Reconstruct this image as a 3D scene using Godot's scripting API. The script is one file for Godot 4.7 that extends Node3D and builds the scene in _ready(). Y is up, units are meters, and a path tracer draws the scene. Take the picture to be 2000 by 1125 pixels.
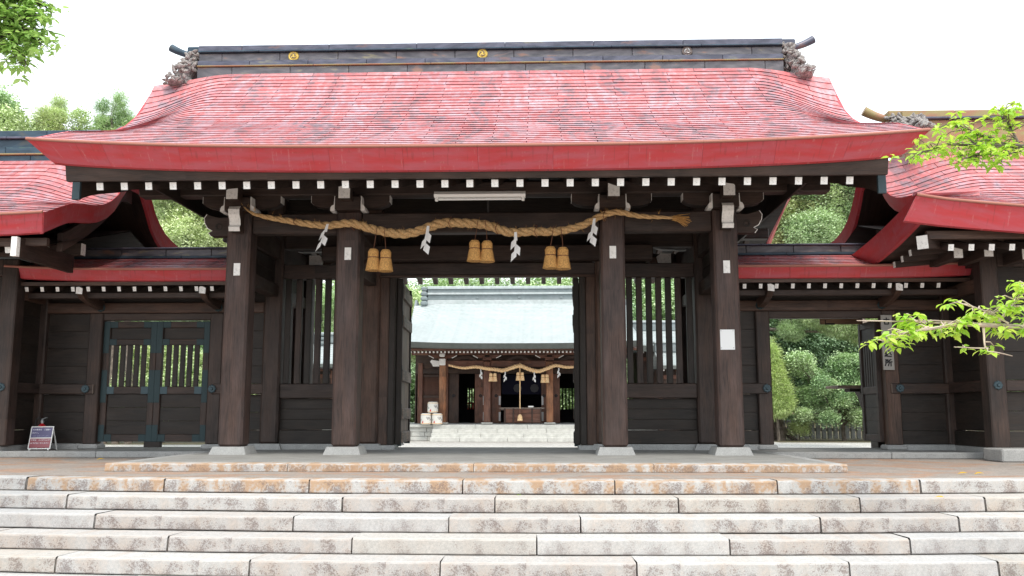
extends Node3D
# A shrine gate with red copper roofs at the head of a flight of granite steps, its side wings, and the main hall behind it.
# Metres, y up. The gate's ridge lies over z = 0, its platform is y = 0, its axis is x = 0; the viewer stands at +z.

var rng := RandomNumberGenerator.new()
var M := {}
var boxes := {}
var noise_a := FastNoiseLite.new()
var noise_b := FastNoiseLite.new()
var noise_c := FastNoiseLite.new()

# ---------------------------------------------------------------- mesh helpers
class MB:
	var v := PackedVector3Array()
	var n := PackedVector3Array()
	var t := PackedVector2Array()
	func tri(a: Vector3, b: Vector3, c: Vector3, ua: Vector2, ub: Vector2, uc: Vector2, hint: Vector3) -> void:
		var g := (b - a).cross(c - a)
		if g.length_squared() < 1e-16:
			return
		g = g.normalized()
		if g.dot(hint) > 0.0:
			v.append_array([a, c, b]); t.append_array([ua, uc, ub]); n.append_array([g, g, g])
		else:
			v.append_array([a, b, c]); t.append_array([ua, ub, uc]); n.append_array([-g, -g, -g])
	func quad(a: Vector3, b: Vector3, c: Vector3, d: Vector3, ua: Vector2, ub: Vector2, uc: Vector2, ud: Vector2, hint: Vector3) -> void:
		tri(a, b, c, ua, ub, uc, hint)
		tri(a, c, d, ua, uc, ud, hint)
	func stri(a: Vector3, b: Vector3, c: Vector3, na: Vector3, nb: Vector3, nc: Vector3, ua: Vector2, ub: Vector2, uc: Vector2) -> void:
		var g := (b - a).cross(c - a)
		if g.length_squared() < 1e-18:
			return
		if g.dot(na + nb + nc) > 0.0:
			v.append_array([a, c, b]); t.append_array([ua, uc, ub]); n.append_array([na, nc, nb])
		else:
			v.append_array([a, b, c]); t.append_array([ua, ub, uc]); n.append_array([na, nb, nc])
	func squad(a: Vector3, b: Vector3, c: Vector3, d: Vector3, na: Vector3, nb: Vector3, nc: Vector3, nd: Vector3, ua: Vector2, ub: Vector2, uc: Vector2, ud: Vector2) -> void:
		stri(a, b, c, na, nb, nc, ua, ub, uc)
		stri(a, c, d, na, nc, nd, ua, uc, ud)
	func pt(p: Vector3, axis: int, o: Vector2) -> Vector2:
		match axis:
			0: return Vector2(p.x, p.y + p.z * 0.77) + o
			1: return Vector2(p.y, p.x + p.z * 0.77) + o
		return Vector2(p.z, p.x + p.y * 0.77) + o
	# a box with chamfered edges; u runs along axis, in metres
	func box(c: Vector3, s: Vector3, bev: float, axis: int, o: Vector2, B := Basis()) -> void:
		var h := s * 0.5
		var b: float = minf(bev, minf(h.x, minf(h.y, h.z)) * 0.7)
		for k in 3:
			var i := (k + 1) % 3
			var j := (k + 2) % 3
			for sg in [-1.0, 1.0]:
				var q: Array = []
				for e in [[-1, -1], [1, -1], [1, 1], [-1, 1]]:
					var p := Vector3.ZERO
					p[k] = sg * h[k]; p[i] = e[0] * (h[i] - b); p[j] = e[1] * (h[j] - b)
					q.append(p)
				var hint := Vector3.ZERO
				hint[k] = sg
				quad(B * q[0] + c, B * q[1] + c, B * q[2] + c, B * q[3] + c, pt(q[0], axis, o), pt(q[1], axis, o), pt(q[2], axis, o), pt(q[3], axis, o), B * hint)
				if b > 0.0:
					for sh in [-1.0, 1.0]: # the edge between face k and face i
						var r: Array = []
						for e in [[0, -1], [1, -1], [1, 1], [0, 1]]:
							var p := Vector3.ZERO
							p[k] = sg * (h[k] - (b if e[0] else 0.0)); p[i] = sh * (h[i] - (0.0 if e[0] else b)); p[j] = e[1] * (h[j] - b)
							r.append(p)
						var hh := Vector3.ZERO
						hh[k] = sg; hh[i] = sh
						quad(B * r[0] + c, B * r[1] + c, B * r[2] + c, B * r[3] + c, pt(r[0], axis, o), pt(r[1], axis, o), pt(r[2], axis, o), pt(r[3], axis, o), B * hh)
		if b > 0.0:
			for sx in [-1.0, 1.0]:
				for sy in [-1.0, 1.0]:
					for sz in [-1.0, 1.0]:
						var p0 := Vector3(sx * h.x, sy * (h.y - b), sz * (h.z - b))
						var p1 := Vector3(sx * (h.x - b), sy * h.y, sz * (h.z - b))
						var p2 := Vector3(sx * (h.x - b), sy * (h.y - b), sz * h.z)
						tri(B * p0 + c, B * p1 + c, B * p2 + c, pt(p0, axis, o), pt(p1, axis, o), pt(p2, axis, o), B * Vector3(sx, sy, sz))
	# a polygon in its own xy plane, thickness th along z, centred
	func prism(poly: PackedVector2Array, th: float, X: Transform3D, o := Vector2.ZERO) -> void:
		var ids := Geometry2D.triangulate_polygon(poly)
		for k in range(0, ids.size(), 3):
			for sg in [-0.5, 0.5]:
				var a := poly[ids[k]]
				var b := poly[ids[k + 1]]
				var c := poly[ids[k + 2]]
				tri(X * Vector3(a.x, a.y, sg * th), X * Vector3(b.x, b.y, sg * th), X * Vector3(c.x, c.y, sg * th), a + o, b + o, c + o, X.basis * Vector3(0, 0, sg))
		var mid := Vector2.ZERO
		var area := 0.0
		for k in poly.size():
			var a := poly[k]
			var b := poly[(k + 1) % poly.size()]
			area += a.x * b.y - b.x * a.y
		var run := 0.0
		for k in poly.size():
			var a := poly[k]
			var b := poly[(k + 1) % poly.size()]
			var d := b - a
			var nn := Vector2(d.y, -d.x) * signf(area)
			quad(X * Vector3(a.x, a.y, -th * 0.5), X * Vector3(b.x, b.y, -th * 0.5), X * Vector3(b.x, b.y, th * 0.5), X * Vector3(a.x, a.y, th * 0.5),
				Vector2(run, 0) + o, Vector2(run + d.length(), 0) + o, Vector2(run + d.length(), th) + o, Vector2(run, th) + o, X.basis * Vector3(nn.x, nn.y, 0))
			run += d.length()
	# round profile [radius, height] turned about y
	func lathe(prof: PackedVector2Array, segs: int, c := Vector3.ZERO, B := Basis(), wob := 0.0) -> void:
		for k in prof.size() - 1:
			var p := prof[k]
			var q := prof[k + 1]
			var nn := Vector2(q.y - p.y, p.x - q.x)
			if nn.length() < 1e-6:
				continue
			nn = nn.normalized()
			for s in segs:
				var a0 := TAU * s / segs
				var a1 := TAU * (s + 1) / segs
				var w0 := 1.0 + wob * cos(a0 * 8.0)
				var w1 := 1.0 + wob * cos(a1 * 8.0)
				var d0 := Vector3(cos(a0), 0, sin(a0))
				var d1 := Vector3(cos(a1), 0, sin(a1))
				var u0 := float(s) / segs
				var u1 := float(s + 1) / segs
				squad(c + B * (d0 * p.x * w0 + Vector3(0, p.y, 0)), c + B * (d1 * p.x * w1 + Vector3(0, p.y, 0)), c + B * (d1 * q.x * w1 + Vector3(0, q.y, 0)), c + B * (d0 * q.x * w0 + Vector3(0, q.y, 0)),
					B * Vector3(d0.x * nn.x, nn.y, d0.z * nn.x), B * Vector3(d1.x * nn.x, nn.y, d1.z * nn.x), B * Vector3(d1.x * nn.x, nn.y, d1.z * nn.x), B * Vector3(d0.x * nn.x, nn.y, d0.z * nn.x),
					Vector2(u0, p.y), Vector2(u1, p.y), Vector2(u1, q.y), Vector2(u0, q.y))
	func tube(path: PackedVector3Array, rad: PackedFloat32Array, segs: int, caps := true) -> void:
		var rings: Array = []
		var up := Vector3(0.13, 1.0, 0.21).normalized()
		var run := 0.0
		for k in path.size():
			var d := (path[mini(k + 1, path.size() - 1)] - path[maxi(k - 1, 0)]).normalized()
			var s := up - d * up.dot(d)
			if s.length() < 0.05:
				s = Vector3(1, 0, 0) - d * d.x
			s = s.normalized()
			up = s
			var w := d.cross(s)
			if k > 0:
				run += path[k].distance_to(path[k - 1])
			var ring: Array = []
			for i in segs + 1:
				var a := TAU * i / segs
				var e := s * cos(a) + w * sin(a)
				ring.append([path[k] + e * rad[k], e, Vector2(run, float(i) / segs * 0.3)])
			rings.append(ring)
		for k in rings.size() - 1:
			for i in segs:
				var A: Array = rings[k][i]
				var Bb: Array = rings[k][i + 1]
				var C: Array = rings[k + 1][i + 1]
				var D: Array = rings[k + 1][i]
				squad(A[0], Bb[0], C[0], D[0], A[1], Bb[1], C[1], D[1], A[2], Bb[2], C[2], D[2])
		if caps:
			for e in [0, rings.size() - 1]:
				var hint := (path[0] - path[1]) if e == 0 else (path[e] - path[e - 1])
				for i in segs:
					tri(path[e], rings[e][i][0], rings[e][i + 1][0], Vector2.ZERO, Vector2(0.1, 0), Vector2(0, 0.1), hint)
	func mesh() -> ArrayMesh:
		var a: Array = []
		a.resize(Mesh.ARRAY_MAX)
		a[Mesh.ARRAY_VERTEX] = v
		a[Mesh.ARRAY_NORMAL] = n
		a[Mesh.ARRAY_TEX_UV] = t
		var m := ArrayMesh.new()
		m.add_surface_from_arrays(Mesh.PRIMITIVE_TRIANGLES, a)
		return m

func tag(o: Node, label: String, category := "", group := "", kind := "") -> Node:
	if label: o.set_meta("label", label)
	if category: o.set_meta("category", category)
	if group: o.set_meta("group", group)
	if kind: o.set_meta("kind", kind)
	return o

func thing(called: String, label: String, category: String, at := Vector3.ZERO, group := "") -> Node3D:
	var o := Node3D.new()
	o.name = called
	add_child(o, true)
	o.position = at
	tag(o, label, category, group)
	return o

func place(called: String, label: String) -> Node3D:
	var o := Node3D.new()
	o.name = called
	add_child(o, true)
	tag(o, label, "", "", "structure")
	return o

func part(parent: Node, called: String, mesh: Mesh, mat: Material, at := Vector3.ZERO, B := Basis()) -> MeshInstance3D:
	var o := MeshInstance3D.new()
	o.name = called
	o.mesh = mesh
	o.material_override = mat
	o.transform = Transform3D(B, at)
	parent.add_child(o, true)
	return o

func boxm(s: Vector3, axis := 0, bev := 0.0) -> ArrayMesh:
	var k := "%.3f %.3f %.3f %d %.3f %d" % [s.x, s.y, s.z, axis, bev, rng.randi() % 5]
	if not boxes.has(k):
		var b := MB.new()
		b.box(Vector3.ZERO, s, bev, axis, Vector2(rng.randf() * 4.0, rng.randf()))
		boxes[k] = b.mesh()
	return boxes[k]

# a box between two corners
func bx(parent: Node, called: String, lo: Vector3, hi: Vector3, mat: Material, axis := 0, bev := 0.0) -> MeshInstance3D:
	return part(parent, called, boxm((hi - lo).abs(), axis, bev), mat, (lo + hi) * 0.5)

# a beam from a to b; h along up, w across
func beam(parent: Node, called: String, a: Vector3, b: Vector3, w: float, h: float, mat: Material, bev := 0.0) -> MeshInstance3D:
	var d := (b - a).normalized()
	var side := d.cross(Vector3.UP)
	if side.length() < 0.01:
		side = Vector3(0, 0, 1)
	side = side.normalized()
	var up := side.cross(d)
	return part(parent, called, boxm(Vector3(a.distance_to(b), h, w), 0, bev), mat, (a + b) * 0.5, Basis(d, up, side))

func V2(list: Array) -> PackedVector2Array:
	var p := PackedVector2Array()
	for k in range(0, list.size(), 2):
		p.append(Vector2(list[k], list[k + 1]))
	return p

func prism_mesh(poly: PackedVector2Array, th: float, X := Transform3D()) -> ArrayMesh:
	var b := MB.new()
	b.prism(poly, th, X, Vector2(rng.randf() * 3.0, rng.randf()))
	return b.mesh()

# ---------------------------------------------------------------- materials
func lin(r: float, g: float, b: float) -> Color:
	return Color(r, g, b).linear_to_srgb()

func tex(w: int, h: int, f: Callable) -> ImageTexture:
	var im := Image.create(w, h, false, Image.FORMAT_RGB8)
	for y in h:
		for x in w:
			var c: Color = f.call(float(x) / w, float(y) / h)
			im.set_pixel(x, y, c.linear_to_srgb())
	return ImageTexture.create_from_image(im)

func bump(freq: float, size: int, strength: float, fractal := 4) -> NoiseTexture2D:
	var t := NoiseTexture2D.new()
	var nz := FastNoiseLite.new()
	nz.seed = 5
	nz.frequency = freq
	nz.fractal_octaves = fractal
	t.noise = nz
	t.width = size
	t.height = size
	t.seamless = true
	t.as_normal_map = true
	t.bump_strength = strength
	return t

func mat(called: String, c: Color, rough := 0.8, metal := 0.0) -> StandardMaterial3D:
	var m := StandardMaterial3D.new()
	m.resource_name = called
	m.albedo_color = c
	m.roughness = rough
	m.metallic = metal
	M[called] = m
	return m

func variant(from: String, called: String, tint: Color) -> void:
	var m: StandardMaterial3D = M[from].duplicate()
	m.resource_name = called
	m.albedo_color = tint
	M[called] = m

func ring3(n: FastNoiseLite, u: float, v: float, fu: float, fv: float) -> float:
	var r := fv / TAU
	return n.get_noise_3d(u * fu, cos(v * TAU) * r, sin(v * TAU) * r)

func torus(n: FastNoiseLite, u: float, v: float, f: float, k := 0.0) -> float: # tiles both ways
	var r := f / TAU
	return n.get_noise_3d((cos(u * TAU)) * r + (cos(v * TAU)) * r * 0.83 + k, sin(u * TAU) * r + k * 0.7, sin(v * TAU) * r - cos(v * TAU) * r * 0.55)

func make_materials() -> void:
	noise_a.seed = 11; noise_a.frequency = 1.0; noise_a.fractal_octaves = 4
	noise_b.seed = 23; noise_b.frequency = 1.0; noise_b.fractal_octaves = 2
	noise_c.seed = 37; noise_c.frequency = 1.0; noise_c.fractal_octaves = 5
	# wood: 4 m along u, 1 m across v
	var wood_t := tex(512, 512, func(u, v):
		var warp: float = noise_b.get_noise_2d(u * 6.0, v * 4.0) * 0.02
		var g: float = ring3(noise_a, u, v + warp, 7.0, 46.0)
		var f: float = ring3(noise_b, u, v, 30.0, 170.0)
		var big: float = noise_a.get_noise_2d(u * 5.0 + 40.0, v * 2.0)
		var l: float = clampf(0.72 + g * 0.38 + f * 0.18 + big * 0.42, 0.25, 1.5)
		var crack: float = ring3(noise_b, u + 0.4, v + warp, 5.0, 62.0)
		l *= 1.0 - 0.6 * smoothstep(0.44, 0.56, crack)
		var warm: float = clampf(noise_a.get_noise_2d(u * 3.0 + 9.0, v * 3.0) * 1.2 + 0.4, 0.0, 1.0)
		return Color(l, l * lerpf(0.93, 0.80, warm), l * lerpf(0.92, 0.68, warm)) * 0.55)
	var wm := mat("wood", lin(0.10, 0.068, 0.056), 0.62)
	wm.albedo_texture = wood_t
	wm.uv1_scale = Vector3(0.25, 1, 1)
	wm.normal_enabled = true
	wm.normal_texture = bump(0.02, 256, 3.0)
	wm.normal_scale = 0.35
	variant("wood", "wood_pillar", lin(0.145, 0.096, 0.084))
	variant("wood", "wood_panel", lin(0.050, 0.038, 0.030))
	variant("wood", "wood_brown", lin(0.18, 0.112, 0.083))
	variant("wood", "wood_grey", lin(0.42, 0.36, 0.31))
	variant("wood", "wood_pale", lin(0.55, 0.42, 0.30))
	variant("wood", "wood_warm", lin(0.66, 0.33, 0.17))
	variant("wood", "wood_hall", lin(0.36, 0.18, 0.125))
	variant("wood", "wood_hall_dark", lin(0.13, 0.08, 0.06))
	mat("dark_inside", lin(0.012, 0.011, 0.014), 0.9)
	# white paint with a little grime
	var wp := mat("white_paint", Color.WHITE, 0.7)
	wp.albedo_texture = tex(128, 128, func(u, v):
		var l: float = 0.86 + torus(noise_c, u, v, 5.0) * 0.12
		var d: float = smoothstep(0.28, 0.5, torus(noise_a, u, v, 9.0, 4.0)) * 0.25
		return Color(l - d, l * 0.985 - d, l * 0.96 - d))
	wp.uv1_triplanar = true
	wp.uv1_scale = Vector3(2.7, 2.7, 2.7)
	# red painted copper roofing: 13 m along u, 5.2 m down v
	var red_t := tex(1024, 512, func(u, v):
		var spot: float = noise_c.get_noise_2d(u * 60.0, v * 26.0)
		var fine: float = noise_a.get_noise_2d(u * 240.0, v * 150.0)
		var wob: float = noise_b.get_noise_2d(u * 7.0, v * 3.0) * 0.03
		var run: float = noise_a.get_noise_2d((u + wob) * 44.0, v * 2.2)
		var streak: float = noise_b.get_noise_2d((u + wob) * 19.0 + 3.0, v * 1.3 + 8.0)
		var thin: float = noise_a.get_noise_2d((u + wob * 0.5) * 130.0, v * 5.0 + 30.0)
		var bleach: float = smoothstep(-0.25, 0.45, run * 0.6 + thin * 0.35 + spot * 0.55 + v * 0.40 - 0.14)
		var soot: float = smoothstep(0.18, 0.62, streak * 1.15 + thin * 0.35 + spot * 0.35 + v * 0.10) * clampf(0.65 + spot * 1.8, 0.0, 1.0)
		var c := Color(0.59, 0.19, 0.20)
		c = c.lerp(Color(0.60, 0.26, 0.265), clampf(0.5 + spot, 0.0, 1.0) * 0.7)
		c = c.lerp(Color(0.52, 0.42, 0.48), bleach * 0.58)
		c = c.lerp(Color(0.20, 0.145, 0.165), soot * 0.66)
		return c * (1.0 + fine * 0.28))
	for k in 4:
		var r := mat("roof_red%d" % k, [Color(1, 1, 1), Color(0.93, 0.95, 0.97), Color(1.0, 0.93, 0.93), Color(0.89, 0.87, 0.88)][k], 0.52)
		r.albedo_texture = red_t
		r.metallic_specular = 0.45
	# red fascia: smoother paint with chalky film and rust at the upper edge
	var fas_t := tex(512, 128, func(u, v):
		var a: float = torus(noise_a, u, v, 6.0)
		var b: float = torus(noise_c, u, v, 22.0, 7.0)
		var c := Color(0.50, 0.042, 0.050).lerp(Color(0.46, 0.085, 0.11), clampf(0.45 + a * 1.3, 0.0, 1.0))
		c = c.lerp(Color(0.30, 0.05, 0.03), clampf(b * 1.1 - 0.1, 0.0, 1.0) * 0.5)
		var drip: float = ring3(noise_a, v * 0.6, u, 3.0, 90.0)
		c = c.lerp(Color(0.20, 0.035, 0.03), smoothstep(0.36, 0.6, drip) * 0.5 * clampf(1.3 - v * 3.2, 0.0, 1.0))
		c = c.lerp(Color(0.56, 0.24, 0.24), smoothstep(0.38, 0.62, -drip + b * 0.3) * 0.4)
		return c)
	var fm := mat("fascia_red", Color.WHITE, 0.5)
	fm.albedo_texture = fas_t
	fm.uv1_scale = Vector3(0.2, 0.8, 1)
	variant("fascia_red", "fascia_red_b", Color(0.985, 0.97, 0.98))
	mat("joint_pale", lin(0.42, 0.22, 0.20), 0.8)
	mat("edge_rust", lin(0.40, 0.17, 0.13), 0.85)
	# blackened ridge metal with orange and yellowish bloom
	var rid_t := tex(512, 256, func(u, v):
		var a: float = torus(noise_a, u, v, 7.0)
		var b: float = torus(noise_c, u, v, 14.0, 3.0)
		var c := Color(0.080, 0.078, 0.090).lerp(Color(0.17, 0.16, 0.175), clampf(0.5 + b, 0.0, 1.0))
		c = c.lerp(Color(0.34, 0.17, 0.11), smoothstep(0.30, 0.6, a + b * 0.4) * 0.6)
		c = c.lerp(Color(0.34, 0.30, 0.15), smoothstep(0.36, 0.7, -a + b * 0.5) * 0.5)
		return c)
	var rm := mat("ridge_metal", Color.WHITE, 0.4, 0.25)
	rm.albedo_texture = rid_t
	rm.uv1_scale = Vector3(0.2, 0.6, 1)
	variant("ridge_metal", "ridge_metal_b", Color(0.86, 0.9, 1.0))
	variant("ridge_metal", "ridge_metal_teal", Color(0.55, 0.75, 0.85))
	var rl := mat("ridge_ochre", Color.WHITE, 0.45, 0.1)
	rl.albedo_texture = tex(256, 128, func(u, v):
		var a: float = torus(noise_a, u, v, 9.0, 2.0)
		return Color(0.33, 0.17, 0.10).lerp(Color(0.30, 0.25, 0.11), clampf(0.5 + a * 1.6, 0.0, 1.0)))
	rl.uv1_scale = Vector3(0.3, 0.8, 1)
	mat("copper_teal", lin(0.024, 0.046, 0.052), 0.6, 0.3)
	mat("copper_blue", lin(0.050, 0.082, 0.098), 0.55, 0.3)
	mat("gold", lin(0.62, 0.46, 0.11), 0.5, 0.35)
	mat("bronze_dark", lin(0.16, 0.13, 0.12), 0.45, 0.5)
	mat("iron", lin(0.03, 0.03, 0.032), 0.5, 0.5)
	var cv := mat("carved_grey", Color.WHITE, 0.85)
	cv.albedo_texture = tex(256, 256, func(u, v):
		var a: float = torus(noise_c, u, v, 16.0)
		var b: float = torus(noise_a, u, v, 7.0, 5.0)
		var c := Color(0.44, 0.42, 0.41).lerp(Color(0.10, 0.09, 0.095), clampf(0.45 + a * 2.2, 0.0, 1.0))
		return c.lerp(Color(0.32, 0.24, 0.16), smoothstep(0.25, 0.5, b) * 0.6))
	cv.uv1_triplanar = true
	cv.uv1_scale = Vector3(2.2, 2.2, 2.2)
	# granite: v 0..0.5 of a metre counted from the bed of the stone
	var gran := func(u: float, v: float, orange: float, grime: float, seedk: float) -> Color:
		var sp: float = noise_b.get_noise_2d(u * 640.0, v * 160.0 + seedk)
		var md: float = noise_c.get_noise_2d(u * 84.0 + seedk, v * 26.0)
		var lo: float = noise_a.get_noise_2d(u * 17.0 - seedk, v * 1.6)
		var l: float = 0.47 + sp * 0.16 + md * 0.10
		var c := Color(l, l * 0.976, l * 0.952)
		var o: float = smoothstep(-0.35, 0.75, lo * 0.8 + md * 0.45 + noise_c.get_noise_2d(u * 9.0, v * 4.0 + 50.0) * 0.4) * orange
		c = c.lerp(Color(0.40 + sp * 0.06, 0.245, 0.135), clampf(o, 0.0, 0.85))
		var ht: float = v / 0.17
		var grit: float = noise_a.get_noise_2d(u * 210.0 + 11.0, v * 60.0 - seedk)
		var patch: float = noise_a.get_noise_2d(u * 15.0 + 70.0, v * 3.0 + seedk)
		var g: float = smoothstep(0.05, 0.62, md * 0.45 + grit * 0.55 + patch * 0.75 + (0.26 - ht * 0.42)) * grime
		g *= clampf(0.7 + sp * 1.6, 0.1, 1.0)
		if v > 0.20: g *= 0.2
		return c.lerp(Color(0.155, 0.118, 0.112), clampf(g, 0.0, 0.85))
	var specs := {"granite_clean": [0.12, 0.75, 3.0], "granite_worn": [0.28, 1.3, 17.0], "granite_stained": [1.25, 1.45, 29.0], "granite_orange": [2.1, 0.9, 43.0]}
	for k in specs:
		var sp: Array = specs[k]
		var gm := mat(k, Color.WHITE, 0.86)
		gm.albedo_texture = tex(1024, 128, func(u, v): return gran.call(u, v * 0.5, sp[0], sp[1], sp[2]))
		gm.uv1_scale = Vector3(0.25, 2.0, 1)
	var gb := mat("granite_base", lin(1, 1, 1), 0.85)
	gb.albedo_texture = tex(256, 256, func(u, v):
		var l: float = 0.33 + torus(noise_b, u, v, 90.0) * 0.12 + torus(noise_a, u, v, 5.0) * 0.08
		return Color(l, l * 1.0, l * 0.985))
	gb.uv1_triplanar = true
	gb.uv1_world_triplanar = true
	gb.uv1_scale = Vector3(0.7, 0.7, 0.7)
	for k in 3: variant("granite_worn", "granite_worn%d" % k, [Color(1, 1, 1), Color(0.97, 0.96, 0.955), Color(0.98, 0.965, 0.945)][k])
	for k in 3: variant("granite_clean", "granite_clean%d" % k, [Color(1, 1, 1), Color(0.98, 0.98, 0.985), Color(0.98, 0.97, 0.955)][k])
	variant("granite_base", "granite_white", Color(1.25, 1.25, 1.23))
	# platform concrete, terrace concrete with rust-brown wash
	var pc := mat("platform", Color.WHITE, 0.9)
	pc.albedo_texture = tex(512, 512, func(u, v):
		var a: float = torus(noise_a, u, v, 6.0)
		var b: float = torus(noise_b, u, v, 150.0)
		var l: float = 0.27 + a * 0.07 + b * 0.07
		return Color(l, l * 0.985, l * 0.94))
	pc.uv1_triplanar = true
	pc.uv1_world_triplanar = true
	pc.uv1_scale = Vector3(0.3, 0.3, 0.3)
	var tc := mat("terrace", Color.WHITE, 0.9)
	tc.albedo_texture = tex(512, 512, func(u, v):
		var a: float = torus(noise_a, u, v, 5.0, 9.0)
		var b: float = torus(noise_b, u, v, 160.0)
		var d: float = torus(noise_c, u, v, 18.0)
		var c := Color(0.30, 0.26, 0.23).lerp(Color(0.33, 0.215, 0.155), smoothstep(-0.15, 0.35, a + d * 0.4))
		return c * (1.0 + b * 0.35 + d * 0.2))
	tc.uv1_triplanar = true
	tc.uv1_world_triplanar = true
	tc.uv1_scale = Vector3(0.22, 0.22, 0.22)
	var gv := mat("gravel", Color.WHITE, 0.95)
	gv.albedo_texture = tex(512, 512, func(u, v):
		var b: float = torus(noise_b, u, v, 120.0)
		var a: float = torus(noise_a, u, v, 6.0)
		var l: float = 0.52 + b * 0.28 + a * 0.06
		return Color(l, l * 0.96, l * 0.90))
	gv.uv1_triplanar = true
	gv.uv1_world_triplanar = true
	gv.uv1_scale = Vector3(0.35, 0.35, 0.35)
	gv.normal_enabled = true
	gv.normal_texture = bump(0.12, 256, 8.0)
	var sl := mat("soil", Color.WHITE, 0.95)
	sl.albedo_texture = tex(256, 256, func(u, v):
		var b: float = torus(noise_c, u, v, 24.0)
		return Color(0.15, 0.11, 0.075).lerp(Color(0.07, 0.09, 0.03), clampf(0.4 + b * 1.4, 0.0, 1.0)))
	sl.uv1_triplanar = true
	sl.uv1_world_triplanar = true
	sl.uv1_scale = Vector3(0.2, 0.2, 0.2)
	# verdigris copper of the hall roofs
	var vg := mat("verdigris", Color.WHITE, 0.55)
	vg.albedo_texture = tex(512, 256, func(u, v):
		var a: float = torus(noise_a, u, v, 8.0)
		var b: float = torus(noise_c, u, v, 40.0)
		return Color(0.40, 0.452, 0.455).lerp(Color(0.45, 0.485, 0.495), clampf(0.5 + a, 0.0, 1.0)) * (1.0 + b * 0.22))
	vg.uv1_scale = Vector3(0.1, 0.1, 1)
	variant("verdigris", "verdigris_grey", Color(0.52, 0.52, 0.5))
	variant("verdigris", "verdigris_dull", Color(0.72, 0.74, 0.75))
	# straw
	var st := mat("straw", Color.WHITE, 0.85)
	st.albedo_texture = tex(256, 128, func(u, v):
		var f: float = noise_b.get_noise_2d(u * 14.0, v * 120.0)
		var a: float = noise_a.get_noise_2d(u * 6.0, v * 6.0)
		var l: float = clampf(0.8 + f * 0.75 + a * 0.3, 0.3, 1.5)
		return Color(0.68, 0.43, 0.20) * l)
	st.uv1_scale = Vector3(3, 3, 1)
	variant("straw", "straw_gold", Color(1.0, 0.93, 0.78))
	variant("straw", "straw_pale", lin(1.6, 1.75, 2.1))
	mat("cord", lin(0.16, 0.065, 0.035), 0.9)
	mat("paper", lin(0.80, 0.80, 0.80), 0.8).backlight_enabled = true
	M.paper.backlight = Color(0.25, 0.25, 0.25)
	mat("enamel", lin(0.86, 0.85, 0.83), 0.35)
	mat("tube_glass", lin(0.82, 0.83, 0.82), 0.25)
	mat("red_enamel", lin(0.52, 0.015, 0.02), 0.3)
	mat("black_plastic", lin(0.02, 0.02, 0.02), 0.4)
	mat("steel", lin(0.42, 0.43, 0.43), 0.35, 0.7)
	mat("navy_cloth", lin(0.012, 0.012, 0.035), 0.9)
	mat("pole_red", lin(0.42, 0.05, 0.04), 0.7)
	mat("crest_grey", lin(0.12, 0.12, 0.13), 0.9)
	var bk := mat("bark", Color.WHITE, 0.95)
	bk.albedo_texture = tex(256, 256, func(u, v):
		var f: float = ring3(noise_a, u, v, 4.0, 14.0)
		return Color(0.17, 0.14, 0.115) * clampf(0.9 + f * 1.0, 0.35, 1.7))
	variant("bark", "bark_pale", lin(3.4, 3.35, 3.35))
	variant("bark", "bark_dark", Color(0.6, 0.58, 0.55))
	for q in [["leaf_mass", 0.55], ["leaf_gloss", 0.55]]:
		var lm := mat(q[0], Color.WHITE, q[1])
		lm.vertex_color_use_as_albedo = true
		lm.backlight_enabled = true
		lm.backlight = Color(0.34, 0.42, 0.10)
	for q in [["leaf_cherry", 0.39, 0.57, 0.075], ["leaf_cherry_b", 0.29, 0.49, 0.06], ["leaf_cherry_c", 0.50, 0.62, 0.12], ["leaf_yellow", 0.75, 0.48, 0.04], ["leaf_broad", 0.25, 0.40, 0.12], ["leaf_broad_b", 0.36, 0.51, 0.19]]:
		var lm := mat(q[0], lin(q[1], q[2], q[3]), 0.42)
		lm.backlight_enabled = true
		lm.backlight = lin(minf(q[1] * 1.3, 0.9), minf(q[2] * 1.3, 0.9), q[3] * 0.9)

# ---------------------------------------------------------------- roofs
func roof_pt(P: Dictionary, x: float, z: float, lift := 0.0) -> Vector3:
	var az := maxf(absf(z), P.get("cap", 0.0)) # the top is closed flat under the ridge
	var s: float = P.ze - az
	var y: float = P.ye + P.a * s + P.c * s * s * s if s > 0.0 else P.ye + P.a * s
	var q: float = az / P.ze
	var mid: float = P.get("mid", (P.x0 + P.x1) * 0.5)
	var zz := az * 4.3 / float(P.ze)
	var bmp := smoothstep(-0.2, 1.1, zz) * (1.0 - smoothstep(1.2, 3.5, zz))
	var xx := x
	if P.vr:
		y += P.up * pow(clampf((x - mid) / (P.x1 - mid), 0, 1.1), 3.0) * q * q
		y -= P.mk * smoothstep(P.x1 - 1.5, P.x1 + 0.15, x) * bmp
	if P.vl:
		y += P.up * pow(clampf((x - mid) / (P.x0 - mid), 0, 1.1), 3.0) * q * q
		y -= P.mk * smoothstep(P.x0 + 1.5, P.x0 - 0.15, x) * bmp
		if P.has("flare"):
			xx -= P.flare * smoothstep(P.ze * 0.6, P.ze, az) * (1.0 - smoothstep(0.0, 1.2, x - P.x0))
	var slope: float = P.a + 3.0 * P.c * maxf(s, 0.0) * maxf(s, 0.0)
	var nn := Vector3(0, 1, slope * signf(z)).normalized()
	return Vector3(xx, y, z) + nn * lift

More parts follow.
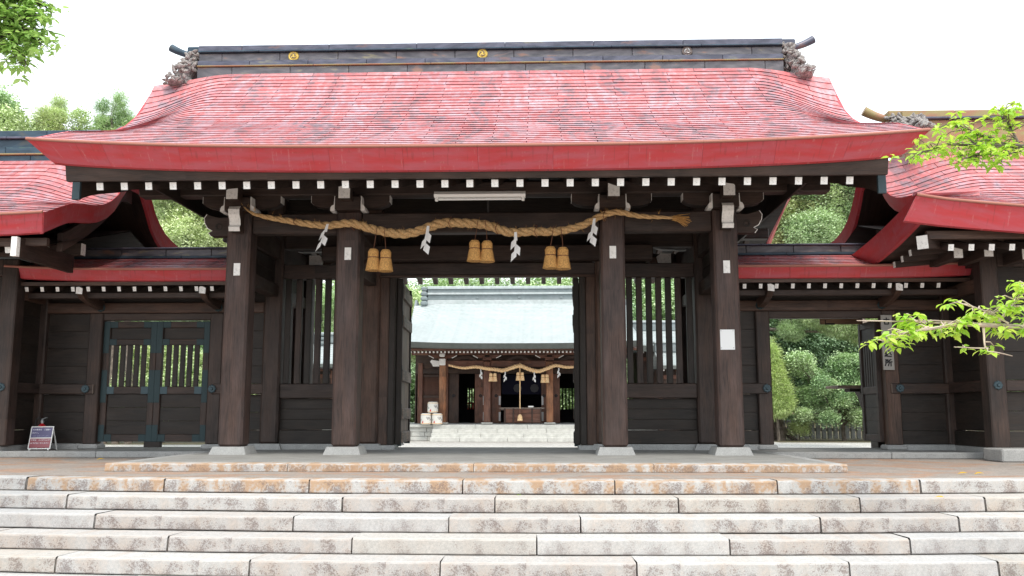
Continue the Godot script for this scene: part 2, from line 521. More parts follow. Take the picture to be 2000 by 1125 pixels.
func plate(b: MB, P: Dictionary, xa: float, xb: float, za: float, zb: float, va: float, vb: float, nseg: int, th: float) -> void:
	var u0: float = (xa - P.x0) / 13.0
	var du: float = (xb - xa) / 13.0
	var g := 0.006
	for k in nseg:
		var x0 := lerpf(xa + g, xb - g, float(k) / nseg)
		var x1 := lerpf(xa + g, xb - g, float(k + 1) / nseg)
		var ua := u0 + du * k / nseg
		var ub := u0 + du * (k + 1) / nseg
		var p := roof_pt(P, x0, za, 0.001)
		var q := roof_pt(P, x1, za, 0.001)
		var r := roof_pt(P, x1, zb, th)
		var s := roof_pt(P, x0, zb, th)
		b.quad(p, q, r, s, Vector2(ua, va), Vector2(ub, va), Vector2(ub, vb), Vector2(ua, vb), Vector3(0, 1, 0.5))
		var r2 := roof_pt(P, x1, zb - 0.022, -0.008)
		var s2 := roof_pt(P, x0, zb - 0.022, -0.008)
		b.quad(s, r, r2, s2, Vector2(ua, vb), Vector2(ub, vb), Vector2(ub, vb), Vector2(ua, vb), Vector3(0, -0.3, 1))
		if k == 0:
			b.tri(p, s, s2, Vector2(ua, va), Vector2(ua, vb), Vector2(ua, vb), Vector3(-1, 0, 0))
		if k == nseg - 1:
			b.tri(q, r, r2, Vector2(ub, va), Vector2(ub, vb), Vector2(ub, vb), Vector3(1, 0, 0))

func row_zs(P: Dictionary, step: float) -> PackedFloat32Array:
	var zs := PackedFloat32Array([P.zr])
	var z: float = P.zr
	while z < P.ze - 0.01:
		var s: float = P.ze - z
		var sl: float = P.a + 3.0 * P.c * s * s
		z += step / sqrt(1.0 + sl * sl)
		zs.append(minf(z, P.ze))
	if zs.size() > 2 and P.ze - zs[zs.size() - 2] < step * 0.4:
		zs.remove_at(zs.size() - 2)
	return zs

func build_roof(root: Node3D, P: Dictionary) -> void:
	var b := MB.new()
	var nx: int = int((P.x1 - P.x0) / 0.35)
	var nz := 14
	for side in [1.0, -1.0]: # the boarded deck under the plates; the far slope shows as it is
		for i in nx:
			for k in nz:
				var x0 := lerpf(P.x0, P.x1, float(i) / nx)
				var x1 := lerpf(P.x0, P.x1, float(i + 1) / nx)
				var z0 = lerpf(0.0, P.ze, float(k) / nz) * side
				var z1 = lerpf(0.0, P.ze, float(k + 1) / nz) * side
				var h := -0.012 if side > 0 else 0.0
				b.quad(roof_pt(P, x0, z0, h), roof_pt(P, x1, z0, h), roof_pt(P, x1, z1, h), roof_pt(P, x0, z1, h),
					Vector2(x0 / 13.0, absf(z0) / 5.2), Vector2(x1 / 13.0, absf(z0) / 5.2), Vector2(x1 / 13.0, absf(z1) / 5.2), Vector2(x0 / 13.0, absf(z1) / 5.2), Vector3(0, 1, side * 0.5))
	var roof := part(root, "roof", b.mesh(), M.roof_red1)
	tag(roof, P.label)
	var zs := row_zs(P, P.step)
	var left := MB.new()
	var n := 0
	var total := 0.0
	for j in zs.size() - 1:
		var va := total / 5.2
		total += roof_pt(P, P.get("mid", 0.0), zs[j]).distance_to(roof_pt(P, P.get("mid", 0.0), zs[j + 1]))
		var vb := total / 5.2
		var x: float = P.x0
		var end: float = x + P.len * (0.5 if j % 2 else 1.0)
		while x < P.x1 - 0.02:
			if P.x1 - end < 0.3:
				end = P.x1
			var edge: bool = x < P.x0 + 1.5 or end > P.x1 - 1.5
			var near: bool = absf((x + end) * 0.5 - P.get("mid", 0.0)) < P.get("reach", 99.0)
			var nseg := 5 if edge and P.mk > 0.0 else 2
			if n < P.most and near:
				var one := MB.new()
				plate(one, P, x, end, zs[j], zs[j + 1], va, vb, nseg, P.th * rng.randf_range(0.85, 1.2))
				part(roof, "shingle", one.mesh(), M["roof_red%d" % (rng.randi() % 4)])
				n += 1
			else:
				plate(left, P, x, end, zs[j], zs[j + 1], va, vb, nseg, P.th)
			x = end
			end = minf(x + P.len, P.x1)
	if left.v.size():
		tag(part(roof, "shingle_rows", left.mesh(), M.roof_red0), "", "", "", "stuff")

# one strip of fascia between two polylines (top and bottom), 5 cm thick towards the inside
func strip(top: PackedVector3Array, bot: PackedVector3Array, inward: Vector3, th: float) -> ArrayMesh:
	var b := MB.new()
	var run := rng.randf() * 5.0
	var k_end := top.size() - 1
	for k in k_end:
		var d := top[k].distance_to(top[k + 1])
		var w := top[k].distance_to(bot[k])
		var o := inward * th
		b.quad(top[k], top[k + 1], bot[k + 1], bot[k], Vector2(run, 0), Vector2(run + d, 0), Vector2(run + d, w), Vector2(run, w), -inward)
		b.quad(top[k] + o, top[k + 1] + o, bot[k + 1] + o, bot[k] + o, Vector2(run, 0), Vector2(run + d, 0), Vector2(run + d, w), Vector2(run, w), inward)
		b.quad(top[k], top[k + 1], top[k + 1] + o, top[k] + o, Vector2(run, 0), Vector2(run + d, 0), Vector2(run + d, th), Vector2(run, th), top[k] - bot[k])
		b.quad(bot[k], bot[k + 1], bot[k + 1] + o, bot[k] + o, Vector2(run, 0), Vector2(run + d, 0), Vector2(run + d, th), Vector2(run, th), bot[k] - top[k])
		run += d
	for e in [0, k_end]:
		var o := inward * th
		b.quad(top[e], bot[e], bot[e] + o, top[e] + o, Vector2(0, 0), Vector2(0.3, 0), Vector2(0.3, th), Vector2(0, th), (top[0] - top[1]) if e == 0 else (top[e] - top[e - 1]))
	return b.mesh()

func eave_fascia(root: Node3D, P: Dictionary, xs: Array, drop: float, inz: float, inx: float, side := 1.0) -> void:
	var mid: float = P.get("mid", (P.x0 + P.x1) * 0.5)
	for k in xs.size() - 1:
		var top := PackedVector3Array()
		var bot := PackedVector3Array()
		for i in 5:
			var x := lerpf(xs[k] + (0.0012 if k else 0.0), xs[k + 1] - (0.0012 if k < xs.size() - 2 else 0.0), i / 4.0)
			var p := roof_pt(P, x, P.ze * side) + Vector3(0, 0.012, 0.015 * side)
			top.append(p)
			var t := 0.0
			if P.vr and x > mid: t = pow((x - mid) / (P.x1 - mid), 8.0)
			if P.vl and x < mid: t = -pow((mid - x) / (mid - P.x0), 8.0)
			bot.append(p + Vector3(-t * inx, -drop, -inz * side))
		part(root, "fascia_panel", strip(top, bot, Vector3(0, -0.3, -1 * side).normalized(), 0.05), M.fascia_red if (k * 7) % 3 else M.fascia_red_b)
		var pr := PackedVector3Array()
		var rr := PackedFloat32Array()
		for p in top:
			pr.append(p + Vector3(0, 0.004, 0.004 * side)); rr.append(0.022)
		var tb := MB.new()
		tb.tube(pr, rr, 6)
		part(root, "fascia_bead", tb.mesh(), M.edge_rust)

func verge_fascia(root: Node3D, P: Dictionary, right: bool, drop: float, inz: float, inx: float, z_from := -1.0, z_to := 1.0, deep := 1.0) -> void:
	var sx := 1.0 if right else -1.0
	var n := 12
	for k in n:
		var top := PackedVector3Array()
		var bot := PackedVector3Array()
		for i in 3:
			var q := lerpf(z_from, z_to, (k + i / 2.0) / n)
			var z: float = P.ze * q
			var p := roof_pt(P, P.x1 if right else P.x0, z if absf(z) > 0.001 else 0.001) + Vector3(0.012 * sx, 0.012, 0)
			top.append(p)
			bot.append(p + Vector3(-inx * sx, -drop * (1.0 if q > -0.02 else deep), -inz * signf(q) * pow(absf(q), 3.0)))
		part(root, "fascia_panel", strip(top, bot, Vector3(-sx, -0.3, 0).normalized(), 0.05), M.fascia_red)

func barge(root: Node3D, P: Dictionary, x: float, below: float, h: float, th: float, zend: float, capped: bool) -> void:
	for side in [1.0, -1.0]:
		var top := PackedVector3Array()
		var bot := PackedVector3Array()
		for i in 13:
			var z: float = lerpf(0.0, zend, i / 12.0) * side
			var p := roof_pt(P, (P.x1 if x > 0 else P.x0), z if i else 0.001 * side)
			p.x = x
			var k := 1.0 if side > 0 else 0.35
			top.append(p + Vector3(0, -below * k, 0))
			bot.append(p + Vector3(0, -(below + h) * k, 0))
		part(root, "barge_board", strip(top, bot, Vector3(-signf(x), 0, 0), th), M.wood)
		if capped and side > 0:
			var c := (top[12] + bot[12]) * 0.5 + Vector3(-signf(x) * th * 0.5, 0, 0.012)
			part(root, "copper_cap", boxm(Vector3(th + 0.03, h + 0.02, 0.05), 1, 0.006), M.copper_blue, c)

# boarding under the verge, from the fascia foot in to the gable wall
func verge_boards(root: Node3D, P: Dictionary, xo: float, xi: float, below: float, zend: float) -> void:
	var vs := MB.new()
	var xv: float = P.x1 if absf(P.x1 - xo) < absf(P.x0 - xo) else P.x0
	for side in [1.0, -1.0]:
		for i in 12:
			var z0: float = lerpf(0.0, zend, i / 12.0) * side
			var z1: float = lerpf(0.0, zend, (i + 1) / 12.0) * side
			var y0 := roof_pt(P, xv, z0 if i else 0.001 * side).y - below
			var y1 := roof_pt(P, xv, z1).y - below
			vs.quad(Vector3(xo, y0, z0), Vector3(xo, y1, z1), Vector3(xi, y1 - 0.04, z1), Vector3(xi, y0 - 0.04, z0), Vector2(z0, 0), Vector2(z1, 0), Vector2(z1, 0.9), Vector2(z0, 0.9), Vector3(0, -1, 0))
	part(root, "verge_boarding", vs.mesh(), M.wood)

func rafters(root: Node3D, xs: Array, tip: Vector2, inner: Vector2, s: Vector2, m: Material) -> void: # tip and inner are (z, y)
	for x in xs:
		var a := Vector3(x, tip.y, tip.x)
		var r := beam(root, "rafter", Vector3(x, inner.y, inner.x), a, s.x, s.y, m)
		var L := Vector3(x, inner.y, inner.x).distance_to(a)
		part(r, "painted_end", boxm(Vector3(0.008, s.y - 0.004, s.x - 0.004), 1), M.white_paint, Vector3(L * 0.5 + 0.004, 0, 0))

func ridge(root: Node3D, x0: float, x1: float, y0: float, tiers: Array) -> void: # tiers: [height, half depth, material, piece length, shift]
	var y := y0
	for t in tiers:
		var h: float = t[0]
		var L: float = t[3]
		var x := x0
		var end = x0 + L * t[4]
		while x < x1 - 0.01:
			end = minf(end, x1)
			if x1 - end < 0.2: end = x1
			bx(root, "ridge_plate", Vector3(x + 0.002, y + 0.001, -t[1]), Vector3(end - 0.002, y + h, t[1] + rng.randf() * 0.004), M[t[2]], 0, 0.008)
			x = end
			end = x + L
		y += h

# a scrolled, weathered ridge-end carving: a thick board, wider below, covered with knobs and spirals
func carving(root: Node3D, at: Vector3, sx: float, h: float, lean: float, big := 1.0) -> void:
	var o := Node3D.new()
	o.name = "ridge_end_ornament"
	root.add_child(o, true)
	o.position = at
	var b := MB.new()
	var nz := FastNoiseLite.new()
	nz.seed = 3; nz.frequency = 7.0; nz.noise_type = FastNoiseLite.TYPE_CELLULAR; nz.fractal_octaves = 2
	var na := 26
	var nh := 30
	var f := func(i: int, k: int) -> Vector3:
		var t := float(k) / nh
		var a := TAU * i / na
		var y := h * (1.0 - t)
		var rx := lerpf(0.13, 0.20, t) * (0.88 + 0.22 * sin(t * 17.0)) * big
		var rz := lerpf(0.24, 0.62, t) * (0.88 + 0.14 * sin(t * 21.0 + 1.0)) * minf(big, 1.0)
		if k == 0 or k == nh:
			rx *= 0.3; rz *= 0.3
		var c := Vector3(sx * lean * t, y, 0.22 * t)
		var d := Vector3(cos(a) * rx, 0, sin(a) * rz)
		var p := c + d
		var w := nz.get_noise_3d(p.x, p.y, p.z)
		return c + d * (1.0 + 0.42 * w) + Vector3(0, 0.03 * w, 0)
	for k in nh:
		for i in na:
			var p: Vector3 = f.call(i, k)
			var q: Vector3 = f.call(i + 1, k)
			var r: Vector3 = f.call(i + 1, k + 1)
			var s: Vector3 = f.call(i, k + 1)
			var c := Vector3(sx * lean * k / nh, p.y, 0.22 * k / nh)
			b.quad(p, q, r, s, Vector2(i, k) * 0.05, Vector2(i + 1, k) * 0.05, Vector2(i + 1, k + 1) * 0.05, Vector2(i, k + 1) * 0.05, (p + r) * 0.5 - c)
	part(o, "carved_board", b.mesh(), M.carved_grey)
	for k in 70: # knobs and curled lumps standing proud all over the board
		var t := rng.randf_range(0.05, 0.98)
		var a := rng.randf_range(0.0, PI)
		var c := Vector3(sx * lean * t + cos(a) * lerpf(0.11, 0.17, t) * big, h * (1.0 - t), sin(a) * lerpf(0.2, 0.60, t) * minf(big, 1.0) + 0.2 * t)
		var R := rng.randf_range(0.025, 0.062) * minf(big, 1.0)
		var kb := MB.new()
		kb.lathe(V2([0, R, R * 0.55, R * 0.8, R * 0.95, R * 0.25, R * 0.9, -R * 0.3, R * 0.4, -R * 0.85, 0, -R]), 9, Vector3.ZERO, Basis(), 0.12)
		part(o, "carved_knob", kb.mesh(), M.carved_grey, c, Basis(Vector3(1, 0, 0), rng.randf() * 3.0) * Basis(Vector3(0, 0, 1), rng.randf() * 3.0) * Basis.from_scale(Vector3(rng.randf_range(1.0, 2.2), 0.6, 0.9)))

func horn(root: Node3D, at: Vector3, sx: float, m: Material, L: float, r: float) -> void:
	bx(root, "ridge_end_block", at + Vector3(-0.14, -0.11, -0.17), at + Vector3(0.14, 0.09, 0.17), m, 0, 0.02)
	var path := PackedVector3Array()
	var rad := PackedFloat32Array()
	for i in 9:
		var t := i / 8.0
		path.append(at + Vector3(sx * (0.1 + L * t), -0.02 + 0.17 * pow(t, 1.5) * L / 0.45, 0))
		rad.append(r * (0.8 + 0.28 * t))
	var b := MB.new()
	b.tube(path, rad, 14)
	part(root, "ridge_horn", b.mesh(), m)

func boss(root: Node3D, at: Vector3, r: float, m: Material) -> void:
	var b := MB.new()
	b.lathe(V2([0, 0.045, 0.3 * r, 0.042, 0.42 * r, 0.02, 0.8 * r, 0.022, r, 0.008, r, 0.0]), 24, Vector3.ZERO, Basis(Vector3(1, 0, 0), Vector3(0, 0, 1), Vector3(0, -1, 0)), 0.1)
	part(root, "copper_boss", b.mesh(), m, at)

func planks(root: Node3D, x0: float, x1: float, y0: float, y1: float, z: float, n: int, m: Material, th := 0.03) -> void:
	for k in n:
		var a := lerpf(y0, y1, float(k) / n)
		var c := lerpf(y0, y1, float(k + 1) / n)
		var dz := rng.randf_range(-0.004, 0.004)
		bx(root, "plank", Vector3(x0, a + 0.0004, z - th + dz), Vector3(x1, c - 0.0004, z + dz), m, 0, 0.005)

# ---------------------------------------------------------------- the place
func _ready() -> void:
	rng.seed = 7
	var cam := Camera3D.new()
	cam.name = "camera"
	cam.position = Vector3(0.97, 0.636, 16.2)
	cam.rotation = Vector3(deg_to_rad(7.98), deg_to_rad(1.85), 0)
	cam.fov = 2.0 * rad_to_deg(atan(562.5 / 1747.0))
	cam.near = 0.1
	cam.far = 900.0
	add_child(cam)
	cam.current = true
	var we := WorldEnvironment.new()
	we.name = "world_environment"
	var env := Environment.new()
	env.background_mode = Environment.BG_SKY
	var sky := Sky.new()
	var sm := ProceduralSkyMaterial.new()
	sm.sky_top_color = Color(0.93, 0.97, 1.0)
	sm.sky_horizon_color = Color(0.97, 0.98, 0.98)
	sm.sky_curve = 0.2
	sm.sky_energy_multiplier = 1.0
	sm.ground_bottom_color = lin(0.30, 0.28, 0.26)
	sm.ground_horizon_color = lin(0.45, 0.44, 0.42)
	sky.sky_material = sm
	env.sky = sky
	env.tonemap_mode = Environment.TONE_MAPPER_LINEAR
	env.tonemap_exposure = 2.05
	env.ssao_enabled = true
	env.ssil_enabled = true
	env.sdfgi_enabled = true
	we.environment = env
	add_child(we)
	var sun := DirectionalLight3D.new()
	sun.name = "sun"
	sun.light_color = Color(1.0, 0.97, 0.92)
	sun.light_energy = 0.45
	sun.light_angular_distance = 14.0
	sun.shadow_enabled = true
	sun.rotation = Vector3(deg_to_rad(-58), deg_to_rad(22), 0)
	add_child(sun)
	make_materials()
	setting()
	steps()
	gate()
	for s in [-1.0, 1.0]:
		wing(s)
	left_building()
	right_building()
	hall()
	small_things()
	greenery()
	background()

func slab(parent: Node, called: String, lo: Vector3, hi: Vector3, m: Material, bev := 0.0) -> MeshInstance3D:
	return bx(parent, called, lo, hi, m, 0, bev)

func setting() -> void:
	var far := MB.new()
	far.quad(Vector3(-500, -0.6, -3.4), Vector3(500, -0.6, -3.4), Vector3(500, -0.6, -700), Vector3(-500, -0.6, -700), Vector2.ZERO, Vector2(1, 0), Vector2(1, 1), Vector2(0, 1), Vector3.UP)
	tag(part(self, "courtyard_ground", far.mesh(), M.gravel), "white gravel courtyard behind the gate, reaching to the hall steps", "", "", "structure")
	var near := MB.new()
	near.quad(Vector3(-500, -1.22, 700), Vector3(500, -1.22, 700), Vector3(500, -1.22, 5), Vector3(-500, -1.22, 5), Vector2.ZERO, Vector2(1, 0), Vector2(1, 1), Vector2(0, 1), Vector3.UP)
	tag(part(self, "approach_ground", near.mesh(), M.terrace), "bare ground at the foot of the granite steps", "", "", "structure")
	# terrace between the steps and the gate
	var plan := PackedVector2Array([Vector2(-40, 3.4), Vector2(-40, -3.0), Vector2(-9.0, -3.0)])
	for i in 25:
		var x := lerpf(-9.0, 9.2, i / 24.0)
		plan.append(Vector2(x, -(6.05 + bow(x) - 0.27)))
	plan.append_array([Vector2(9.2, -3.0), Vector2(40, -3.0), Vector2(40, 3.4)])
	tag(part(self, "terrace", prism_mesh(plan, 1.1), M.terrace, Vector3(0, -0.65, 0), Basis(Vector3(1, 0, 0), Vector3(0, 0, -1), Vector3(0, 1, 0))), "brown stained concrete terrace above the steps", "", "", "structure")
	# slab that the wings stand on, and the platform that comes forward from it
	var pl := place("platform", "grey concrete platform under the gate and its wings with granite edging")
	slab(pl, "floor", Vector3(-8.3, -0.098, -1.0), Vector3(9.4, 0.0, 1.0), M.platform)
	slab(pl, "forecourt", Vector3(-4.45, -0.098, 1.0), Vector3(4.62, 0.0, 4.42), M.platform)
	var joints := [-4.62, -2.257, 0.112, 2.382, 4.79]
	for k in 4:
		kerb(pl, Vector3(joints[k] + 0.003, -0.1, 4.42), Vector3(joints[k + 1] - 0.003, 0.004, 4.72), M.granite_orange)
	for s in [-1.0, 1.0]:
		var xo := -4.62 if s < 0 else 4.79
		for k in 2:
			var z0 := lerpf(1.16, 4.42, k / 2.0)
			bx(pl, "edge_stone", Vector3(minf(xo, xo - s * 0.17), -0.1, z0 + 0.003), Vector3(maxf(xo, xo - s * 0.17), 0.004, z0 + 1.624), M.granite_base, 2, 0.012)
		var x := xo
		var lim := -13.0 if s < 0 else 9.4
		while absf(x - lim) > 0.1:
			var nx = x + s * 1.9
			if absf(nx) > absf(lim): nx = lim
			bx(pl, "edge_stone", Vector3(minf(x, nx) + 0.003, -0.1, 1.0), Vector3(maxf(x, nx) - 0.003, 0.003, 1.16), M.granite_base, 0, 0.012)
			x = nx
	slab(pl, "rear_floor", Vector3(-4.6, -0.6, -3.2), Vector3(4.6, -0.12, -1.0), M.platform)

func kerb(parent: Node, lo: Vector3, hi: Vector3, m: Material) -> void:
	stone(parent, "edge_stone", lo, hi, m, 0.02, 0.0, Vector3.ZERO)

# a dressed stone whose front face takes its texture from the bed upwards
func stone(parent: Node, called: String, lo: Vector3, hi: Vector3, m: Material, bev: float, turn: float, _o: Vector3) -> void:
	var c := (lo + hi) * 0.5
	var h := (hi - lo) * 0.5
	var b := MB.new()
	var uo := rng.randf() * 4.0
	var n := 12
	var nz := FastNoiseLite.new()
	nz.seed = rng.randi(); nz.frequency = 1.7
	var prof := [[-h.y, h.z - 0.006, 0.0], [-h.y + 0.01, h.z, 0.02], [h.y - bev, h.z, h.y * 2.0 - bev], [h.y - bev * 0.35, h.z - bev * 0.35, h.y * 2.0 + 0.005], [h.y, h.z - bev, 0.34], [h.y, -h.z, 0.49]]
	for i in n:
		for k in prof.size() - 1:
			var q: Array = []
			for e in [[i, k], [i + 1, k], [i + 1, k + 1], [i, k + 1]]:
				var pr: Array = prof[e[1]]
				var x: float = lerpf(-h.x, h.x, float(e[0]) / n)
				var w := nz.get_noise_2d(x * 2.0, float(e[1]) * 3.0) * 0.0045
				var ends := 0.012 if (e[0] == 0 or e[0] == n) and e[1] >= 2 and e[1] <= 4 else 0.0
				q.append([Vector3(x, pr[0] + (w * 0.5 if e[1] > 2 else 0.0), pr[1] + w - ends), Vector2(uo + x, pr[2])])
			b.quad(q[0][0], q[1][0], q[2][0], q[3][0], q[0][1], q[1][1], q[2][1], q[3][1], Vector3(0, 0.5, 1))
	for s in [-1.0, 1.0]:
		b.quad(Vector3(s * h.x, -h.y, h.z - 0.01), Vector3(s * h.x, h.y - bev, h.z - 0.02), Vector3(s * h.x, h.y - 0.005, -h.z), Vector3(s * h.x, -h.y, -h.z), Vector2(0, 0), Vector2(0, 0.1), Vector2(0.3, 0.1), Vector2(0.3, 0), Vector3(s, 0, 0))
	part(parent, called, b.mesh(), m, c, Basis(Vector3.UP, turn))

func bow(x: float) -> float:
	return -0.0105 * (x - 0.6) * (x - 0.6)

func steps() -> void:
	var st := place("stone_steps", "flight of weathered granite steps leading up to the gate terrace")
	var zs := [6.05, 6.45, 6.83, 7.21, 7.61, 8.01, 8.40]
	var joints := [
		[-9.0, -7.1, -5.022, -3.329, -1.637, 0.094, 1.778, 3.579, 5.193, 6.9, 8.8],
		[-9.0, -7.0, -5.6, -4.28, -1.161, 0.472, 2.416, 4.356, 5.726, 7.4, 9.0],
		[-9.0, -7.2, -5.4, -3.743, -1.59, 0.022, 1.362, 3.805, 5.242, 7.0, 9.0],
		[-9.0, -6.6, -4.7, -2.757, -0.892, 0.92, 2.791, 4.565, 6.4, 8.6],
		[-9.0, -7.3, -5.6, -3.713, -1.783, 0.024, 1.845, 3.818, 5.233, 7.0, 9.0],
		[-9.0, -6.5, -4.8, -2.9, -0.7, 1.0, 2.9, 4.6, 6.3, 8.6],
		[-9.0, -7.5, -5.5, -3.8, -1.9, 0.2, 1.9, 3.8, 5.6, 7.0, 9.0]]
	for k in zs.size():
		var top := -0.1 - 0.16 * k
		for i in joints[k].size() - 1:
			var a: float = joints[k][i] + 0.0025
			var b: float = joints[k][i + 1] - 0.0025
			var za: float = zs[k] + bow(a)
			var zb: float = zs[k] + bow(b)
			var m: Material = M.granite_stained if k == 0 else (M["granite_worn%d" % (rng.randi() % 3)] if k == 1 or rng.randf() < 0.45 else M["granite_clean%d" % (rng.randi() % 3)])
			if k == 0 and (i < 2 or i > 7): m = M.granite_worn
			var zc := (za + zb) * 0.5 + rng.randf_range(-0.006, 0.006)
			var dy := rng.randf_range(-0.003, 0.003)
			var turn := atan2(za - zb, b - a)
			stone(st, "step_stone", Vector3(a, top - 0.150, zc - 0.46), Vector3(b, top + dy - (0.004 if k == 0 else 0.0), zc), m, 0.022, turn, Vector3.ZERO)
		var f := MB.new() # the dark bed behind each row
		f.box(Vector3(0, top - 0.48, zs[k] - 1.62), Vector3(18.0, 0.66, 0.9), 0.0, 0, Vector2.ZERO)
		part(st, "step_bed", f.mesh(), M.granite_base)

# ---------------------------------------------------------------- the gate
func pillar(root: Node3D, x: float, z: float, w: float, y0: float, y1: float, m: Material) -> void:
	var p := part(root, "pillar", boxm(Vector3(w, y1 - y0, w), 1, 0.035), m, Vector3(x, (y0 + y1) * 0.5, z))
	tag(p, "")
	var b := MB.new()
	var h := y0
	var a := w * 0.5 + 0.10
	var c := w * 0.5 + 0.055
	b.lathe(V2([a * 1.414, 0, c * 1.414, h, 0, h]), 4, Vector3.ZERO, Basis(Vector3.UP, PI / 4))
	# flat shaded frustum: rebuild normals
	var f := MB.new()
	for k in range(0, b.v.size(), 3):
		f.tri(b.v[k], b.v[k + 1], b.v[k + 2], Vector2.ZERO, Vector2(1, 0), Vector2(0, 1), b.n[k])
	part(root, "base_stone", f.mesh(), M.granite_base, Vector3(x, 0.0, z))

func boat_arm(half: float, h: float) -> PackedVector2Array:
	return V2([-half, h, half, h, half, h * 0.42, half - 0.05, h * 0.2, half - 0.16, h * 0.05, half - 0.3, 0, -half + 0.3, 0, -half + 0.16, h * 0.05, -half + 0.05, h * 0.2, -half, h * 0.42])

func gate() -> void:
	var g := thing("shrine_gate", "large dark timber shrine gate with red copper roof above the granite steps", "gate")
	var cx := [-3.91, -2.12, 2.12, 3.91]
	var P := {"x0": -6.22, "x1": 6.25, "mid": 0.0, "ze": 4.3, "ye": 4.27, "a": 0.5, "c": 0.01177, "zr": 0.42, "cap": 0.42, "up": 0.16, "mk": 0.45, "vl": true, "vr": true, "step": 0.155, "len": 1.0, "th": 0.013, "most": 299, "label": "weathered red roof of copper plates with pale and sooty streaks"}
	build_roof(g, P)
	var xs: Array = []
	for x in [-6.22, -5.15, -4.07, -2.99, -1.96, -0.93, 0.11, 1.15, 2.19, 3.2, 4.2, 5.2, 6.25]: xs.append(x)
	eave_fascia(g, P, xs, 0.285, 0.20, 0.30)
	eave_fascia(g, P, [-6.2, -3.1, 0.0, 3.1, 6.2], 0.325, 0.22, 0.30, -1.0)
	verge_fascia(g, P, true, 0.285, 0.20, 0.30, -1.0, 1.0, 1.9)
	verge_fascia(g, P, false, 0.285, 0.20, 0.30, -1.0, 1.0, 1.9)
	for s in [-1.0, 1.0]:
		barge(g, P, s * 5.9, 0.58, 0.42, 0.09, 3.55, true)
		verge_boards(g, P, s * 5.92, s * 5.0, 0.30, 4.0)
		# boarded gable
		var gp := PackedVector2Array()
		for i in 9:
			var z := lerpf(-3.3, 3.3, i / 8.0)
			gp.append(Vector2(z, roof_pt(P, s * 6.2, z if absf(z) > 0.01 else 0.01).y - 0.38))
		gp.append(Vector2(3.3, 4.05)); gp.append(Vector2(-3.3, 4.05))
		part(g, "gable_boarding", prism_mesh(gp, 0.04), M.wood_panel, Vector3(s * 4.95, 0, 0), Basis(Vector3(0, 0, 1), Vector3.UP, Vector3(-1, 0, 0)))
	# board between fascia and rafters, deck over the rafters
	for k in 4:
		var et := PackedVector3Array()
		var eb2 := PackedVector3Array()
		for i in 7:
			var x := lerpf(-5.78, 5.78, (k + i / 6.0) / 4.0)
			var p := roof_pt(P, x, 4.3)
			et.append(Vector3(x, p.y - 0.262, 4.055)); eb2.append(Vector3(x, 3.915, 4.0))
		part(g, "eave_board", strip(et, eb2, Vector3(0, 0, -1), 0.06), M.wood)
	bx(g, "eave_board", Vector3(-5.8, 3.72, -4.06), Vector3(5.8, 4.03, -3.97), M.wood, 0)
	for s in [1.0, -1.0]:
		var d := MB.new()
		d.quad(Vector3(-5.8, 3.925, 3.95 * s), Vector3(5.8, 3.925, 3.95 * s), Vector3(5.8, 5.055, 0), Vector3(-5.8, 5.055, 0), Vector2(0, 0), Vector2(11, 0), Vector2(11, 4), Vector2(0, 4), Vector3(0, -1, s * 0.3))
		d.quad(Vector3(-5.8, 3.95, 3.95 * s), Vector3(5.8, 3.95, 3.95 * s), Vector3(5.8, 5.08, 0), Vector3(-5.8, 5.08, 0), Vector2(0, 0), Vector2(11, 0), Vector2(11, 4), Vector2(0, 4), Vector3(0, 1, -s * 0.3))
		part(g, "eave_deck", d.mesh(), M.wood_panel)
	var rx: Array = []
	for k in 31: rx.append(-5.335 + k * 0.3541)
	rafters(g, rx, Vector2(3.9, 3.857), Vector2(0.0, 4.99), Vector2(0.10, 0.108), M.wood)
	rafters(g, rx, Vector2(-4.15, 3.63), Vector2(0.0, 4.988), Vector2(0.10, 0.108), M.wood_brown)
	# purlins, posts, tie beams
	for s in [1.0, -1.0]:
		bx(g, "purlin", Vector3(-5.62, 4.16, s * 1.95 - 0.13), Vector3(5.62, 4.37, s * 1.95 + 0.13), M.wood, 0, 0.02)
	bx(g, "ridge_beam", Vector3(-5.6, 4.62, -0.13), Vector3(5.6, 4.9, 0.13), M.wood, 0, 0.02)
	for z in [1.95, -1.95]:
		for x in cx:
			pillar(g, x, z, 0.385, 0.12, 3.88, M.wood_pillar if z > 0 else M.wood)
		for k in 3:
			bx(g, "tie_beam", Vector3(cx[k] + 0.19, 3.53, z - 0.11), Vector3(cx[k + 1] - 0.19, 3.86, z + 0.11), M.wood, 0, 0.02)
	for x in cx:
		pillar(g, x, 0.0, 0.33, 0.10, 4.6, M.wood_brown if absf(x) < 3 else M.wood)
	for s in [-1.0, 1.0]:
		for z in [[0.165, 1.76], [-1.76, -0.165]]:
			bx(g, "side_beam", Vector3(s * 3.91 - 0.1, 2.74, z[0]), Vector3(s * 3.91 + 0.1, 2.97, z[1]), M.wood, 2, 0.015)
			bx(g, "side_beam", Vector3(s * 3.91 - 0.1, 3.42, z[0]), Vector3(s * 3.91 + 0.1, 3.80, z[1]), M.wood, 2, 0.015)
			for k in 2:
				bx(g, "plank", Vector3(s * 3.91 - 0.02, 2.972 + k * 0.224, z[0]), Vector3(s * 3.91 + 0.02, 3.194 + k * 0.224, z[1]), M.wood_panel, 2, 0.004)
			bx(g, "side_beam", Vector3(s * 2.12 - 0.1, 2.93, z[0]), Vector3(s * 2.12 + 0.1, 3.17, z[1]), M.wood, 2, 0.015)
			bx(g, "side_beam", Vector3(s * 2.12 - 0.1, 3.60, z[0]), Vector3(s * 2.12 + 0.1, 3.86, z[1]), M.wood, 2, 0.015)
	# mid row: long lintel beam, door head, panels
	bx(g, "lintel_beam", Vector3(-2.98, 3.36, 0.17), Vector3(2.98, 3.635, 0.42), M.wood, 0, 0.02)
